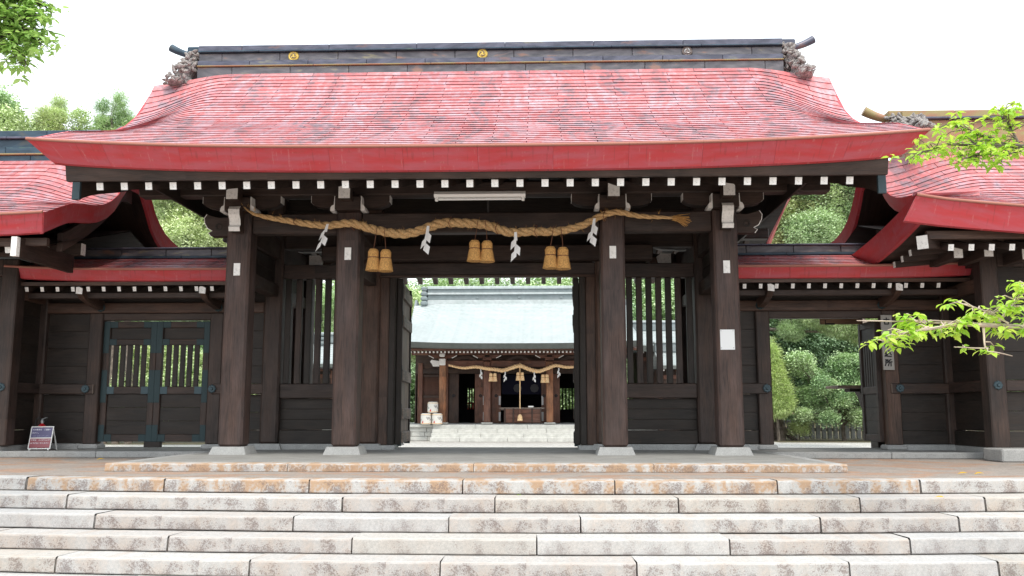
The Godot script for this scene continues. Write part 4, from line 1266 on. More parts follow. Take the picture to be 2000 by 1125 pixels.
func right_building() -> void:
	var w := thing("side_hall", "dark timber hall with red hipped and gabled roof behind the green branches at right", "building")
	var P := {"x0": 6.95, "x1": 13.5, "mid": 10.5, "ze": 3.2, "ye": 3.53, "a": 0.45, "c": 0.0214, "zr": 0.34, "cap": 0.34, "up": 0.27, "mk": 0.42, "vl": true, "vr": false, "flare": 0.46, "step": 0.16, "len": 1.0, "th": 0.013, "most": 170, "reach": 6.0, "label": "red hipped and gabled roof of copper plates"}
	build_roof(w, P)
	eave_fascia(w, P, [6.95, 8.3, 9.9, 11.5, 13.5], 0.36, 0.12, -0.16)
	eave_fascia(w, P, [6.95, 10.0, 13.5], 0.36, 0.12, -0.16, -1.0)
	verge_fascia(w, P, false, 0.26, 0.12, 0.06, -1.0, 0.62)
	# side eave of the skirt roof: fascia from the upturned corner back along the wing
	var ctl: Array = []
	for i in 13:
		var t := i / 12.0
		var z := lerpf(3.21, -1.2, t)
		ctl.append(Vector3(6.485 + 0.10 * t, 3.40 + 0.43 * pow(1.0 - t * 0.9, 2.2), z))
	for k in 4:
		var top := PackedVector3Array()
		var bot := PackedVector3Array()
		for i in 4:
			var p: Vector3 = ctl[k * 3 + i]
			top.append(p)
			bot.append(p + Vector3(0.10, -0.36, -0.12 * clampf((p.z - 2.0) / 1.2, 0.0, 1.0)))
		part(w, "fascia_panel", strip(top, bot, Vector3(1, -0.3, 0).normalized(), 0.05), M.fascia_red if k % 2 else M.fascia_red_b)
	var sk := MB.new()
	var un := MB.new()
	for i in 12:
		var a: Vector3 = ctl[i]
		var b: Vector3 = ctl[i + 1]
		var ua := Vector3(7.9, a.y + 0.35, minf(a.z, 2.2))
		var ub := Vector3(7.9, b.y + 0.35, minf(b.z, 2.2))
		sk.quad(a, b, ub, ua, Vector2(a.z, 0) * 0.1, Vector2(b.z, 0) * 0.1, Vector2(b.z, 1) * 0.1, Vector2(a.z, 1) * 0.1, Vector3(-0.3, 1, 0))
		var la := a + Vector3(0.12, -0.34, 0)
		var lb := b + Vector3(0.12, -0.34, 0)
		la.z = minf(la.z, 2.98)
		lb.z = minf(lb.z, 2.96)
		un.quad(la, lb, Vector3(8.2, lb.y + 0.02, minf(lb.z, 2.6)), Vector3(8.2, la.y + 0.02, minf(la.z, 2.62)), Vector2(a.z, 0), Vector2(b.z, 0), Vector2(b.z, 1), Vector2(a.z, 1), Vector3(0, -1, 0))
	part(w, "skirt_roof", sk.mesh(), M.roof_red0)
	part(w, "eave_deck", un.mesh(), M.wood)
	for k in 11: # rafters of the side eave
		var z := 2.3 - k * 0.33
		var y := 3.40 + 0.43 * pow(1.0 - (3.21 - z) / 4.41 * 0.9, 2.2) - 0.46
		var r := beam(w, "rafter", Vector3(8.15, y + 0.12, z), Vector3(6.86, y, z), 0.08, 0.10, M.wood)
		part(r, "painted_end", boxm(Vector3(0.008, 0.096, 0.076), 1), M.white_paint, Vector3(0.652, 0, 0))
	var hip := beam(w, "corner_rafter", Vector3(8.0, 3.42, 1.5), Vector3(6.68, 3.17, 2.86), 0.16, 0.2, M.wood)
	part(hip, "painted_end", boxm(Vector3(0.008, 0.2, 0.16), 1), M.white_paint, Vector3(Vector3(8.0, 3.42, 1.5).distance_to(Vector3(6.68, 3.17, 2.86)) * 0.5 + 0.004, 0, 0))
	under(w, P, 6.75, 13.5)
	verge_boards(w, P, 7.02, 8.1, 0.24, 1.9)
	ridge(w, 7.55, 13.5, 5.12, [[0.60, 0.33, "ridge_ochre", 1.6, 0.8], [0.20, 0.28, "ridge_ochre", 1.6, 0.8], [0.04, 0.36, "ridge_metal_b", 1.6, 0.5], [0.13, 0.32, "ridge_ochre", 1.9, 0.5]])
	carving(w, Vector3(7.52, 5.6, 0.05), -1.0, 0.44, 0.12)
	carving(w, Vector3(7.75, 5.58, 0.25), -1.0, 0.38, 0.05)
	horn(w, Vector3(7.5, 6.06, 0), -1.0, M.ridge_ochre, 0.42, 0.085)
	var rx: Array = []
	for k in 16: rx.append(7.12 + k * 0.30)
	rafters(w, rx, Vector2(2.80, 3.10), Vector2(0, 3.93), Vector2(0.085, 0.10), M.wood)
	for q in [[7.50, 3.13, 2.2], [7.97, 3.15, 2.2], [8.55, 3.10, 2.2]]:
		bx(w, "beam_nose", Vector3(q[0] - 0.07, q[1] - 0.09, 1.3), Vector3(q[0] + 0.07, q[1] + 0.09, q[2]), M.wood, 2, 0.008)
		bx(w, "painted_end", Vector3(q[0] - 0.067, q[1] - 0.087, q[2] + 0.001), Vector3(q[0] + 0.067, q[1] + 0.087, q[2] + 0.012), M.white_paint)
	end_walls(w, 1.0, 1.5)
	bx(w, "base_stone", Vector3(7.95, -0.1, 1.6), Vector3(9.8, 0.1, 2.2), M.granite_base, 0, 0.02)

# ---------------------------------------------------------------- the main hall
func small_roof(w: Node3D, x0: float, x1: float, zr: float, half: float, ye: float, yr: float, th: float, name_it: String, label: String) -> void:
	var rows := 14
	var b := MB.new()
	for sd in [1.0, -1.0]:
		for k in rows:
			var t0 := float(k) / rows
			var t1 := float(k + 1) / rows
			var f := func(t: float) -> Vector2: return Vector2(zr + sd * half * t, lerpf(yr, ye, 1.0 - pow(1.0 - t, 1.35)))
			var p: Vector2 = f.call(t0)
			var q: Vector2 = f.call(t1)
			b.quad(Vector3(x0, p.y, p.x), Vector3(x1, p.y, p.x), Vector3(x1, q.y + 0.03, q.x), Vector3(x0, q.y + 0.03, q.x), Vector2(x0, t0 * 4), Vector2(x1, t0 * 4), Vector2(x1, t1 * 4), Vector2(x0, t1 * 4), Vector3(0, 1, sd * 0.5))
			b.quad(Vector3(x0, q.y + 0.03, q.x), Vector3(x1, q.y + 0.03, q.x), Vector3(x1, q.y, q.x), Vector3(x0, q.y, q.x), Vector2(x0, t1 * 4), Vector2(x1, t1 * 4), Vector2(x1, t1 * 4), Vector2(x0, t1 * 4), Vector3(0, 0, sd))
	var r := part(w, name_it, b.mesh(), M.verdigris)
	if label: tag(r, label)
	for sd in [1.0, -1.0]:
		bx(w, "fascia_panel", Vector3(x0, ye - th, zr + sd * half - 0.12), Vector3(x1, ye + 0.01, zr + sd * half), M.verdigris_grey, 0, 0.01)
	bx(w, "ridge_plate", Vector3(x0, yr - 0.1, zr - 0.28), Vector3(x1, yr + 0.28, zr + 0.28), M.verdigris_dull, 0, 0.02)
	bx(w, "ridge_plate", Vector3(x0 - 0.05, yr + 0.282, zr - 0.34), Vector3(x1 + 0.05, yr + 0.40, zr + 0.34), M.verdigris, 0, 0.03)

func rope_mesh(root: Node3D, pts: PackedVector3Array, r_of: Callable, pitch: float, m: Material, cells: int) -> void:
	var c := Curve3D.new()
	c.bake_interval = 0.01
	for k in pts.size():
		var tan := (pts[mini(k + 1, pts.size() - 1)] - pts[maxi(k - 1, 0)]) / 6.0
		c.add_point(pts[k], -tan, tan)
	var L := c.get_baked_length()
	for s in 3:
		var path := PackedVector3Array()
		var rad := PackedFloat32Array()
		for i in cells + 1:
			var t := float(i) / cells
			var p := c.sample_baked(t * L, true)
			var q := c.sample_baked(minf(t * L + 0.02, L), true)
			var d := (q - c.sample_baked(maxf(t * L - 0.02, 0), true)).normalized()
			var up := (Vector3.UP - d * d.y).normalized()
			var side := d.cross(up)
			var R: float = r_of.call(t)
			var a := TAU * (t * L / pitch) + TAU * s / 3.0
			path.append(p + (up * cos(a) + side * sin(a)) * R * 0.52)
			rad.append(R * 0.56 * (1.0 + 0.06 * sin(i * 2.1 + s)))
		var b := MB.new()
		b.tube(path, rad, 9)
		part(root, "strand", b.mesh(), m)

func tassel(called: String, label: String, group: String, top: Vector3, at: Vector3, h: float, r: float, m: Material, fine: bool) -> void: # top: where its cord is tied; at: the crown of the straw
	var o := thing(called, label, "straw tassel", at, group)
	var b := MB.new()
	b.lathe(V2([0, 0.03 * h, 0.5 * r, 0.02 * h, 0.70 * r, -0.10 * h, 0.68 * r, -0.36 * h, 0.78 * r, -0.55 * h, 0.92 * r, -0.85 * h, r, -h, 0.9 * r, -1.01 * h, 0, -0.96 * h]), 22, Vector3.ZERO, Basis(), 0.03)
	part(o, "straw_bundle", b.mesh(), m)
	var cb := MB.new()
	cb.lathe(V2([0.66 * r, -0.36 * h, 0.735 * r, -0.37 * h, 0.735 * r, -0.40 * h, 0.68 * r, -0.41 * h]), 20)
	part(o, "binding", cb.mesh(), M.cord)
	var t := MB.new()
	var tip := top - at
	t.tube(PackedVector3Array([Vector3(0, 0, 0), tip * 0.5 + Vector3(0.004, 0, 0.004), tip]), PackedFloat32Array([0.006, 0.005, 0.005]), 5)
	part(o, "hanging_cord", t.mesh(), M.cord)
	if fine: # single straws standing out of the skirt
		var s := MB.new()
		for k in 46:
			var a := rng.randf() * TAU
			var d := Vector3(cos(a), 0, sin(a))
			var p0 := d * r * 0.60 + Vector3(0, -0.45 * h, 0)
			var p1 := d * r * rng.randf_range(0.95, 1.1) + Vector3(0, -h * rng.randf_range(0.96, 1.06), 0)
			var w := d.cross(Vector3.UP) * 0.0035
			s.tri(p0 - w, p0 + w, p1, Vector2(0, 0), Vector2(0.1, 0), Vector2(0.05, 0.3), d)
		part(o, "loose_straw", s.mesh(), m)

func streamer(label: String, group: String, at: Vector3, h: float, lean: float, flip: float) -> void: # folded zigzag paper hung from the rope
	var o := thing("paper_streamer", label, "paper streamer", at, group)
	var w := h * 0.155
	var x := 0.0
	var y := 0.0
	var b := MB.new()
	var q := func(p0: Vector3, p1: Vector3, p2: Vector3, p3: Vector3) -> void:
		b.quad(p0, p1, p2, p3, Vector2.ZERO, Vector2(1, 0), Vector2(1, 1), Vector2(0, 1), Vector3(0, 0, 1))
	q.call(Vector3(-w * 0.32, 0.01, 0), Vector3(w * 0.32, 0.01, 0), Vector3(lean * h * 0.34 + w * 0.4, -h * 0.3, 0.004), Vector3(lean * h * 0.34 - w * 0.4, -h * 0.3, 0.004))
	part(o, "stem", b.mesh(), M.paper)
	x = lean * h * 0.34
	y = -h * 0.26
	for k in 3: # three folds, each stepped to the side, its upper and lower edges cut on the slant
		var s := MB.new()
		var dy := h * 0.30
		var sx := flip * w * (0.42 if k % 2 else -0.42)
		var z0 := 0.006 * (k + 1)
		var up := flip * dy * 0.32 * (1.0 if k % 2 else -1.0)
		var p0 := Vector3(x + sx - w * 0.66, y + up, z0 - 0.012)
		var p1 := Vector3(x + sx + w * 0.66, y - up, z0 + 0.014)
		var dn := Vector3(lean * dy * 0.9 - w * 0.20, -dy, 0.004)
		var md := (p0 + p1) * 0.5 + Vector3(0, 0, 0.012)
		s.quad(p0, md, md + dn, p0 + dn, Vector2.ZERO, Vector2(1, 0), Vector2(1, 1), Vector2(0, 1), Vector3(0, 0, 1))
		s.quad(md, p1, p1 + dn, md + dn, Vector2.ZERO, Vector2(1, 0), Vector2(1, 1), Vector2(0, 1), Vector3(0, 0, 1))
		part(o, "fold", s.mesh(), M.paper)
		x += lean * dy * 0.75
		y -= dy * 0.74

func hall() -> void:
	var w := thing("main_hall", "shrine main hall with pale verdigris copper roof beyond the gravel courtyard", "building")
	# podium
	bx(w, "podium", Vector3(-9.0, -0.6, -34), Vector3(9.0, 0.13, -24.75), M.granite_white, 0)
	bx(w, "hall_floor", Vector3(-5.2, 0.13, -33), Vector3(5.2, 0.165, -24.85), M.granite_base, 0)
	var zs := [-24.4, -24.05, -23.7, -23.35]
	for k in 4:
		var x := -3.9
		var n := 0
		while x < 4.4:
			var L: float = [1.9, 2.35, 2.1, 1.75, 2.2][(n + k * 2) % 5] * (0.55 if n == 0 and k % 2 else 1.0)
			var e := minf(x + L, 4.4)
			bx(w, "step_stone", Vector3(x + 0.006, -0.6, zs[k] - 0.4), Vector3(e - 0.006, 0.13 - 0.18 * k - rng.randf() * 0.004, zs[k] - 0.001 * n), M.granite_white, 0, 0.012)
			x = e
			n += 1
	for side in [[-9.0, -3.92], [4.42, 9.0]]:
		for k in 3:
			var x: float = side[0]
			var n := 0
			while x < side[1] - 0.05:
				var e := minf(x + [0.62, 0.88, 0.7, 1.0][(n * 3 + k) % 4], side[1])
				if side[1] - e < 0.2: e = side[1]
				bx(w, "wall_stone", Vector3(x + 0.008, -0.6 + k * 0.2 + 0.006, -24.75), Vector3(e - 0.008, -0.4 + k * 0.2 - 0.006, -24.66 + rng.randf_range(-0.012, 0.012)), M.granite_white, 0, 0.02)
				x = e
				n += 1
		bx(w, "coping_stone", Vector3(side[0], 0.004, -24.75), Vector3(side[1], 0.134, -24.55), M.granite_white, 0, 0.015)
	var cols := [-3.54, -1.5, 1.36, 3.42]
	for k in 4:
		bx(w, "base_stone", Vector3(cols[k] - 0.26, 0.165, -25.26), Vector3(cols[k] + 0.26, 0.225, -24.74), M.granite_white, 0, 0.02)
		bx(w, "pillar", Vector3(cols[k] - 0.155, 0.225, -25.155), Vector3(cols[k] + 0.155, 3.0, -24.845), M.wood_warm if k != 1 else M.wood_hall, 1, 0.03)
		bx(w, "bracket_block", Vector3(cols[k] - 0.2, 3.05, -25.2), Vector3(cols[k] + 0.2, 3.2, -24.8), M.wood_hall, 0, 0.01)
		if k < 3:
			bx(w, "tie_beam", Vector3(cols[k] + 0.156, 2.76, -25.1), Vector3(cols[k + 1] - 0.156, 3.04, -24.9), M.wood_hall, 0, 0.02)
			var kx = (cols[k] + cols[k + 1]) * 0.5
			part(w, "frog_leg_strut", prism_mesh(V2([-0.55, 0, -0.3, 0.02, -0.14, 0.08, 0.14, 0.08, 0.3, 0.02, 0.55, 0, 0.42, 0.1, 0.2, 0.2, -0.2, 0.2, -0.42, 0.1]), 0.12), M.wood_hall_dark, Vector3(kx, 3.045, -24.95))
		for s in [-1.0, 1.0]: # bracket arms tipped in white
			var arm := part(w, "bracket_arm", prism_mesh(V2([0, 0, 0.3, 0.0, 0.5, 0.08, 0.55, 0.16, 0, 0.16]), 0.12), M.wood_hall, Vector3(cols[k] + s * 0.12, 3.15, -24.9), Basis(Vector3(s, 0, 0), Vector3.UP, Vector3(0, 0, s)))
			beam(arm, "painted_edge", Vector3(0.30, 0.0, 0.066 * s), Vector3(0.53, 0.12, 0.066 * s), 0.02, 0.035, M.white_paint)
	# corner nose in white
	bx(w, "beam_nose", Vector3(-3.68, 2.82, -24.84), Vector3(-3.40, 3.12, -24.62), M.white_paint, 2, 0.03)
	bx(w, "beam_nose", Vector3(-3.66, 3.2, -24.7), Vector3(-3.42, 3.36, -24.5), M.white_paint, 2, 0.03)
	part(w, "beam_nose", prism_mesh(V2([0, 0, 0.3, 0.0, 0.36, 0.12, 0.44, 0.22, 0.36, 0.3, 0, 0.24]), 0.16), M.white_paint, Vector3(-3.7, 2.78, -25.0), Basis(Vector3(-1, 0, 0), Vector3.UP, Vector3(0, 0, -1)))
	bx(w, "purlin", Vector3(-5.0, 3.30, -25.1), Vector3(5.0, 3.46, -24.9), M.wood_hall, 0, 0.02)
	# roof
	var P := {"x0": -5.35, "x1": 5.3, "mid": 0.0, "ze": 6.0, "ye": 3.63, "a": 0.33, "c": 0.00335, "zr": 0.4, "up": 0.12, "mk": 0.35, "vl": true, "vr": true}
	var hold := Node3D.new()
	hold.name = "roof"
	w.add_child(hold, true)
	hold.position = Vector3(0, 0, -28.5)
	tag(hold, "pale blue green copper roof in fine rows")
	P.step = 0.17
	var zr := row_zs(P, 0.17)
	var rows := MB.new()
	var nx := 16
	for sd in [1.0, -1.0]:
		for j in zr.size() - 1:
			for i in nx:
				var a := lerpf(P.x0, P.x1, float(i) / nx)
				var b := lerpf(P.x0, P.x1, float(i + 1) / nx)
				var p := roof_pt(P, a, zr[j] * sd, 0.004)
				var q := roof_pt(P, b, zr[j] * sd, 0.004)
				var r := roof_pt(P, b, zr[j + 1] * sd, 0.024)
				var s := roof_pt(P, a, zr[j + 1] * sd, 0.024)
				rows.quad(p, q, r, s, Vector2(a, zr[j]), Vector2(b, zr[j]), Vector2(b, zr[j + 1]), Vector2(a, zr[j + 1]), Vector3(0, 1, sd * 0.4))
				rows.quad(s, r, r - Vector3(0, 0.024, 0), s - Vector3(0, 0.024, 0), Vector2(a, 0), Vector2(b, 0), Vector2(b, 0.02), Vector2(a, 0.02), Vector3(0, 0, sd))
	tag(part(hold, "copper_rows", rows.mesh(), M.verdigris), "", "", "", "stuff")
	for sd in [1.0, -1.0]:
		var top := PackedVector3Array()
		var bot := PackedVector3Array()
		for i in 17:
			var p := roof_pt(P, lerpf(P.x0, P.x1, i / 16.0), 6.0 * sd) + Vector3(0, 0.02, 0.02 * sd)
			top.append(p); bot.append(p + Vector3(0, -0.22, -0.12 * sd))
		part(hold, "fascia", strip(top, bot, Vector3(0, -0.3, -sd).normalized(), 0.1), M.verdigris_grey)
	for s in [-1.0, 1.0]:
		var top := PackedVector3Array()
		var bot := PackedVector3Array()
		for i in 25:
			var z := lerpf(-6.0, 6.0, i / 24.0)
			var p := roof_pt(P, P.x1 if s > 0 else P.x0, z if absf(z) > 0.01 else 0.01) + Vector3(0.01 * s, 0.02, 0)
			top.append(p); bot.append(p + Vector3(-0.1 * s, -0.22, 0))
		part(hold, "fascia", strip(top, bot, Vector3(-s, -0.2, 0).normalized(), 0.1), M.verdigris_dull)
	var dk := MB.new()
	for sd in [1.0, -1.0]:
		dk.quad(Vector3(-5.2, 3.45, 5.5 * sd), Vector3(5.2, 3.45, 5.5 * sd), Vector3(5.2, 4.6, 0), Vector3(-5.2, 4.6, 0), Vector2(0, 0), Vector2(9, 0), Vector2(9, 5), Vector2(0, 5), Vector3(0, -1, 0))
	part(hold, "eave_deck", dk.mesh(), M.wood_hall)
	bx(hold, "eave_board", Vector3(-5.2, 3.37, 5.45), Vector3(5.2, 3.45, 5.6), M.wood_hall, 0)
	for q in [[6.0, 6.25, 0.45, "verdigris"], [6.25, 6.52, 0.36, "verdigris_dull"], [6.52, 6.62, 0.46, "verdigris"], [6.62, 6.80, 0.38, "verdigris_dull"], [6.80, 6.95, 0.46, "verdigris"]]:
		bx(hold, "ridge_plate", Vector3(-4.7, q[0] + 0.002, -q[2]), Vector3(4.7, q[1], q[2]), M[q[3]], 0, 0.02)
	for s in [-1.0, 1.0]:
		for k in 4:
			bx(hold, "ridge_end_ornament", Vector3(s * 4.85 - 0.18, 5.95 + k * 0.25, -0.55 + k * 0.06), Vector3(s * 4.85 + 0.18 - 0.02 * k, 6.19 + k * 0.25, 0.62 - k * 0.05), M.verdigris_dull, 0, 0.07)
	for k in 3:
		var c := MB.new()
		c.lathe(V2([0, 0.03, 0.06, 0.03, 0.075, 0]), 14, Vector3.ZERO, Basis(Vector3(1, 0, 0), Vector3(0, 0, 1), Vector3(0, -1, 0)))
		part(hold, "ridge_crest", c.mesh(), M.verdigris_dull, Vector3(-2.2 + k * 2.1, 6.38, 0.362))
	var rx: Array = []
	for k in 60: rx.append(-4.95 + k * 0.168)
	rafters(w, rx, Vector2(-23.25, 3.32), Vector2(-26.0, 3.9), Vector2(0.075, 0.085), M.wood_hall)
	# walls at the inner post line, doors and dark inside
	var zi := -26.3
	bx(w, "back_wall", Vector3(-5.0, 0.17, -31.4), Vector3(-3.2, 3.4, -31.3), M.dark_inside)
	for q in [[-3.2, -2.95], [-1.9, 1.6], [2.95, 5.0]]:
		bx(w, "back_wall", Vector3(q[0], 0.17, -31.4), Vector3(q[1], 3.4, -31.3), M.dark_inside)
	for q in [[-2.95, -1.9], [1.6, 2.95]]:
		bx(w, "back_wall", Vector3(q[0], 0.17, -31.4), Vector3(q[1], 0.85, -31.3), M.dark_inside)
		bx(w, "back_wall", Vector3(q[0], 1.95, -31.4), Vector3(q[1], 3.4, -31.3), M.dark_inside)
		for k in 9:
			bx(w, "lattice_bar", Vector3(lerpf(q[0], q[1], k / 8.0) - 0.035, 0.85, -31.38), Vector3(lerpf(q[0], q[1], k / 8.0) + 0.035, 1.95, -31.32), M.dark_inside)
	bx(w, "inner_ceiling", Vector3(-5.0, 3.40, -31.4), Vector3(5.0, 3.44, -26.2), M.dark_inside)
	for s in [-1.0, 1.0]:
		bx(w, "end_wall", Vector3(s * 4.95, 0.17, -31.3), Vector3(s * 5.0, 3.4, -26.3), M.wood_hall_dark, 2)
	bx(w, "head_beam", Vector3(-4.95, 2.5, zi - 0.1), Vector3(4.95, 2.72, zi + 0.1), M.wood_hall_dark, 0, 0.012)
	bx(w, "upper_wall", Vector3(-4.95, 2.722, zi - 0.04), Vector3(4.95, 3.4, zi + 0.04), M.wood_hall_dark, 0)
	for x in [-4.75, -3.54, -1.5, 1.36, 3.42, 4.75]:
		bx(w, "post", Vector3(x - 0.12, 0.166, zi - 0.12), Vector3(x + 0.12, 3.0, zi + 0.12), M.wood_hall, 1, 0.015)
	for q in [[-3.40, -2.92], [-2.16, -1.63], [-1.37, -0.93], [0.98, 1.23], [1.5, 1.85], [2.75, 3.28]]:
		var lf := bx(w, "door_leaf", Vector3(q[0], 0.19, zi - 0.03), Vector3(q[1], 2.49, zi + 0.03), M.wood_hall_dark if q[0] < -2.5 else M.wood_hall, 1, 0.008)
		var rg := MB.new()
		rg.lathe(V2([0.05, 0, 0.075, 0.02, 0.04, 0.03, 0.02, 0]), 14, Vector3.ZERO, Basis(Vector3(1, 0, 0), Vector3(0, 0, 1), Vector3(0, -1, 0)))
		part(lf, "door_ring", rg.mesh(), M.iron, Vector3(0, 0.12, 0.032))
		if q[0] > -2.3 and q[0] < 1.0:
			for y in [-0.85, -0.1]:
				part(lf, "metal_plate", boxm(Vector3(0.09, 0.42, 0.01), 1), M.steel, Vector3(0.17 if q[0] < 0 else -0.07, y, 0.036))
	# lattice wall left of the corner post, and its twin
	for s in [-1.0, 1.0]:
		var lb := MB.new()
		for k in 18:
			lb.box(Vector3(lerpf(-4.62, -3.68, k / 17.0) * -s, 1.4, zi), Vector3(0.022, 2.1, 0.03), 0.0, 1, Vector2.ZERO)
		for k in 22:
			lb.box(Vector3(-4.15 * -s, lerpf(0.4, 1.35, k / 21.0), zi + 0.02), Vector3(0.96, 0.02, 0.02), 0.0, 0, Vector2.ZERO)
		tag(part(w, "lattice_screen", lb.mesh(), M.wood_hall), "", "", "", "stuff")
		for y in [0.3, 1.42, 2.4]:
			bx(w, "rail", Vector3(s * 3.66, y - 0.06, zi - 0.03), Vector3(s * 4.63, y + 0.06, zi + 0.05), M.wood_hall_dark, 0, 0.008)
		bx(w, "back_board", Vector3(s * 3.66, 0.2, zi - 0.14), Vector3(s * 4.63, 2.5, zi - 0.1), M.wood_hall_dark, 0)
	# dark curtain with two round crests
	bx(w, "curtain", Vector3(-0.93, 1.55, -27.6), Vector3(1.0, 2.5, -27.57), M.navy_cloth)
	for x in [-0.17, 0.65]:
		var c := MB.new()
		c.lathe(V2([0, 0.012, 0.19, 0.01, 0.205, 0]), 28, Vector3.ZERO, Basis(Vector3(1, 0, 0), Vector3(0, 0, 1), Vector3(0, -1, 0)), 0.04)
		part(w, "round_crest", c.mesh(), M.crest_grey, Vector3(x, 1.85, -27.565))
	bx(w, "threshold_rail", Vector3(-0.93, 0.78, zi + 0.05), Vector3(1.0, 0.84, zi + 0.12), M.wood_grey, 0)
	# red railing behind the hall, seen through its windows
	var rail := thing("red_railing", "red painted railing behind the hall seen through its window bars", "railing", Vector3(-2.4, -0.6, -33.5))
	for k in 9: bx(rail, "baluster", Vector3(-0.8 + k * 0.2 - 0.04, 0.0, -0.04), Vector3(-0.8 + k * 0.2 + 0.04, 1.75, 0.04), M.pole_red, 1)
	for y in [1.45, 1.75]: bx(rail, "rail", Vector3(-0.95, y, -0.05), Vector3(0.95, y + 0.08, 0.05), M.pole_red)
	# rope, tassels, paper, bell rope, offering box, casks
	var rp := thing("straw_rope", "pale twisted straw rope hung along the main hall front", "straw rope", Vector3(0, 0, -24.7))
	rope_mesh(rp, PackedVector3Array([Vector3(-3.25, 2.82, 0), Vector3(-2.6, 2.69, 0), Vector3(-2.0, 2.74, 0), Vector3(-1.5, 2.66, 0), Vector3(-1.1, 2.62, 0), Vector3(-0.75, 2.58, 0), Vector3(-0.35, 2.7, 0), Vector3(0.02, 2.79, 0), Vector3(0.4, 2.64, 0), Vector3(0.85, 2.54, 0), Vector3(1.25, 2.66, 0), Vector3(1.65, 2.80, 0), Vector3(2.2, 2.72, 0), Vector3(3.2, 2.8, 0)]), func(t): return 0.045 + 0.05 * sin(t * PI), 0.42, M.straw_pale, 120)
	var px := [-1.22, 0.02, 1.15]
	var pn := ["left", "middle", "right"]
	for k in 3:
		for j in 2:
			tassel("hall_tassel", "%s straw tassel of the %s pair on the main hall's rope" % [["left", "right"][j], pn[k]], "straw tassels on the hall rope", Vector3(px[k] - 0.09 + j * 0.18, [2.62, 2.78, 2.62][k], -24.66), Vector3(px[k] - 0.09 + j * 0.18, [2.44, 2.48, 2.38][k], -24.66), 0.36, 0.11, M.straw_pale, false)
	var sxs := [[-1.77, 2.62, "by the second post from the left"], [-0.66, 2.5, "left of the bell rope"], [0.66, 2.48, "right of the bell rope"], [1.78, 2.68, "rightmost, past the third post"]]
	for k in 4:
		streamer("white zigzag paper on the main hall's rope, %s" % sxs[k][2], "paper streamers on the hall rope", Vector3(sxs[k][0], sxs[k][1], -24.62), 0.42, 0.02, 1.0 if k % 2 else -1.0)
	var br := thing("bell_rope", "thick braided bell rope hanging before the offering box in the main hall", "bell rope", Vector3(0.01, 0.3, -24.72))
	rope_mesh(br, PackedVector3Array([Vector3(0, 0.25, 0), Vector3(0, 1.2, 0), Vector3(0, 2.62, 0)]), func(_t): return 0.045, 0.16, M.straw_pale, 90)
	var bt := MB.new()
	bt.lathe(V2([0, 0.3, 0.06, 0.28, 0.10, 0.2, 0.125, 0.02, 0.11, 0, 0, 0]), 18)
	part(br, "rope_tassel", bt.mesh(), M.straw_pale)
	bx(br, "rope_sleeve", Vector3(-0.055, 0.3, -0.055), Vector3(0.055, 0.55, 0.055), M.wood_hall, 1, 0.02)
	var ob := thing("offering_box", "wooden slatted offering box under the bell rope at the main hall", "offering box", Vector3(0.12, 0.165, -25.2))
	for k in 3: bx(ob, "front_board", Vector3(-0.82, 0.06 + k * 0.2, 0.2), Vector3(0.82, 0.255 + k * 0.2, 0.23), M.wood_hall, 0, 0.006)
	for x in [-0.84, -0.45, 0.40, 0.80]: bx(ob, "batten", Vector3(x, 0.0, 0.2), Vector3(x + 0.07, 0.7, 0.27), M.wood_hall_dark, 1, 0.006)
	for x in [-0.85, 0.83]: bx(ob, "side_board", Vector3(x, 0.0, -0.3), Vector3(x + 0.03, 0.66, 0.2), M.wood_hall, 2)
	bx(ob, "bottom_board", Vector3(-0.82, 0.03, -0.3), Vector3(0.82, 0.06, 0.2), M.wood_hall_dark)
	bx(ob, "back_board", Vector3(-0.82, 0.06, -0.33), Vector3(0.82, 0.66, -0.3), M.wood_hall_dark)
	for k in 9: bx(ob, "top_slat", Vector3(-0.78 + k * 0.185, 0.6, -0.29), Vector3(-0.70 + k * 0.185, 0.64, 0.19), M.wood_hall, 2)
	for z in [-0.3, 0.22]: bx(ob, "top_rail", Vector3(-1.05, 0.67, z - 0.03), Vector3(1.0, 0.74, z + 0.04), M.wood_grey, 0, 0.008)
	var note := thing("small_note", "small white notice lying on the offering box's top rail", "notice", Vector3(0.5, 0.912, -24.92))
	bx(note, "card", Vector3(-0.12, 0, -0.02), Vector3(0.12, 0.06, 0.02), M.enamel)
	var cask_t := tex(256, 128, func(u, v):
		var c := Color(0.72, 0.70, 0.66)
		var uu := fposmod(u * 3.0, 1.0)
		var weave: float = noise_b.get_noise_2d(u * 90.0, v * 60.0) * 0.06
		if uu > 0.12 and uu < 0.30 and v > 0.62 and v < 0.90 and (uu - 0.12) + (v - 0.62) * 0.5 < 0.22 and v > 0.62 + (uu - 0.12) * 1.1: c = Color(0.55, 0.03, 0.04)
		for q in 5:
			var cx := 0.38 + q * 0.10
			var cy := 0.56 - q * 0.045 + 0.06 * sin(q * 2.4)
			var d := absf(Vector2((uu - cx) * 1.1, v - cy).length() - 0.065)
			if d < 0.018 and sin(q * 1.7 + uu * 30.0) > -0.75: c = Color(0.04, 0.035, 0.05)
		if v > 0.16 and v < 0.20 and sin(u * 160.0) > 0.4: c = c * 0.6
		return c * (1.0 + weave))
	var cm := mat("cask_wrap", Color.WHITE, 0.8)
	cm.albedo_texture = cask_t
	var spots := [[-4.22, 0.135, "lower left"], [-3.72, 0.135, "lower right, half hidden"], [-3.93, 0.655, "topmost"]]
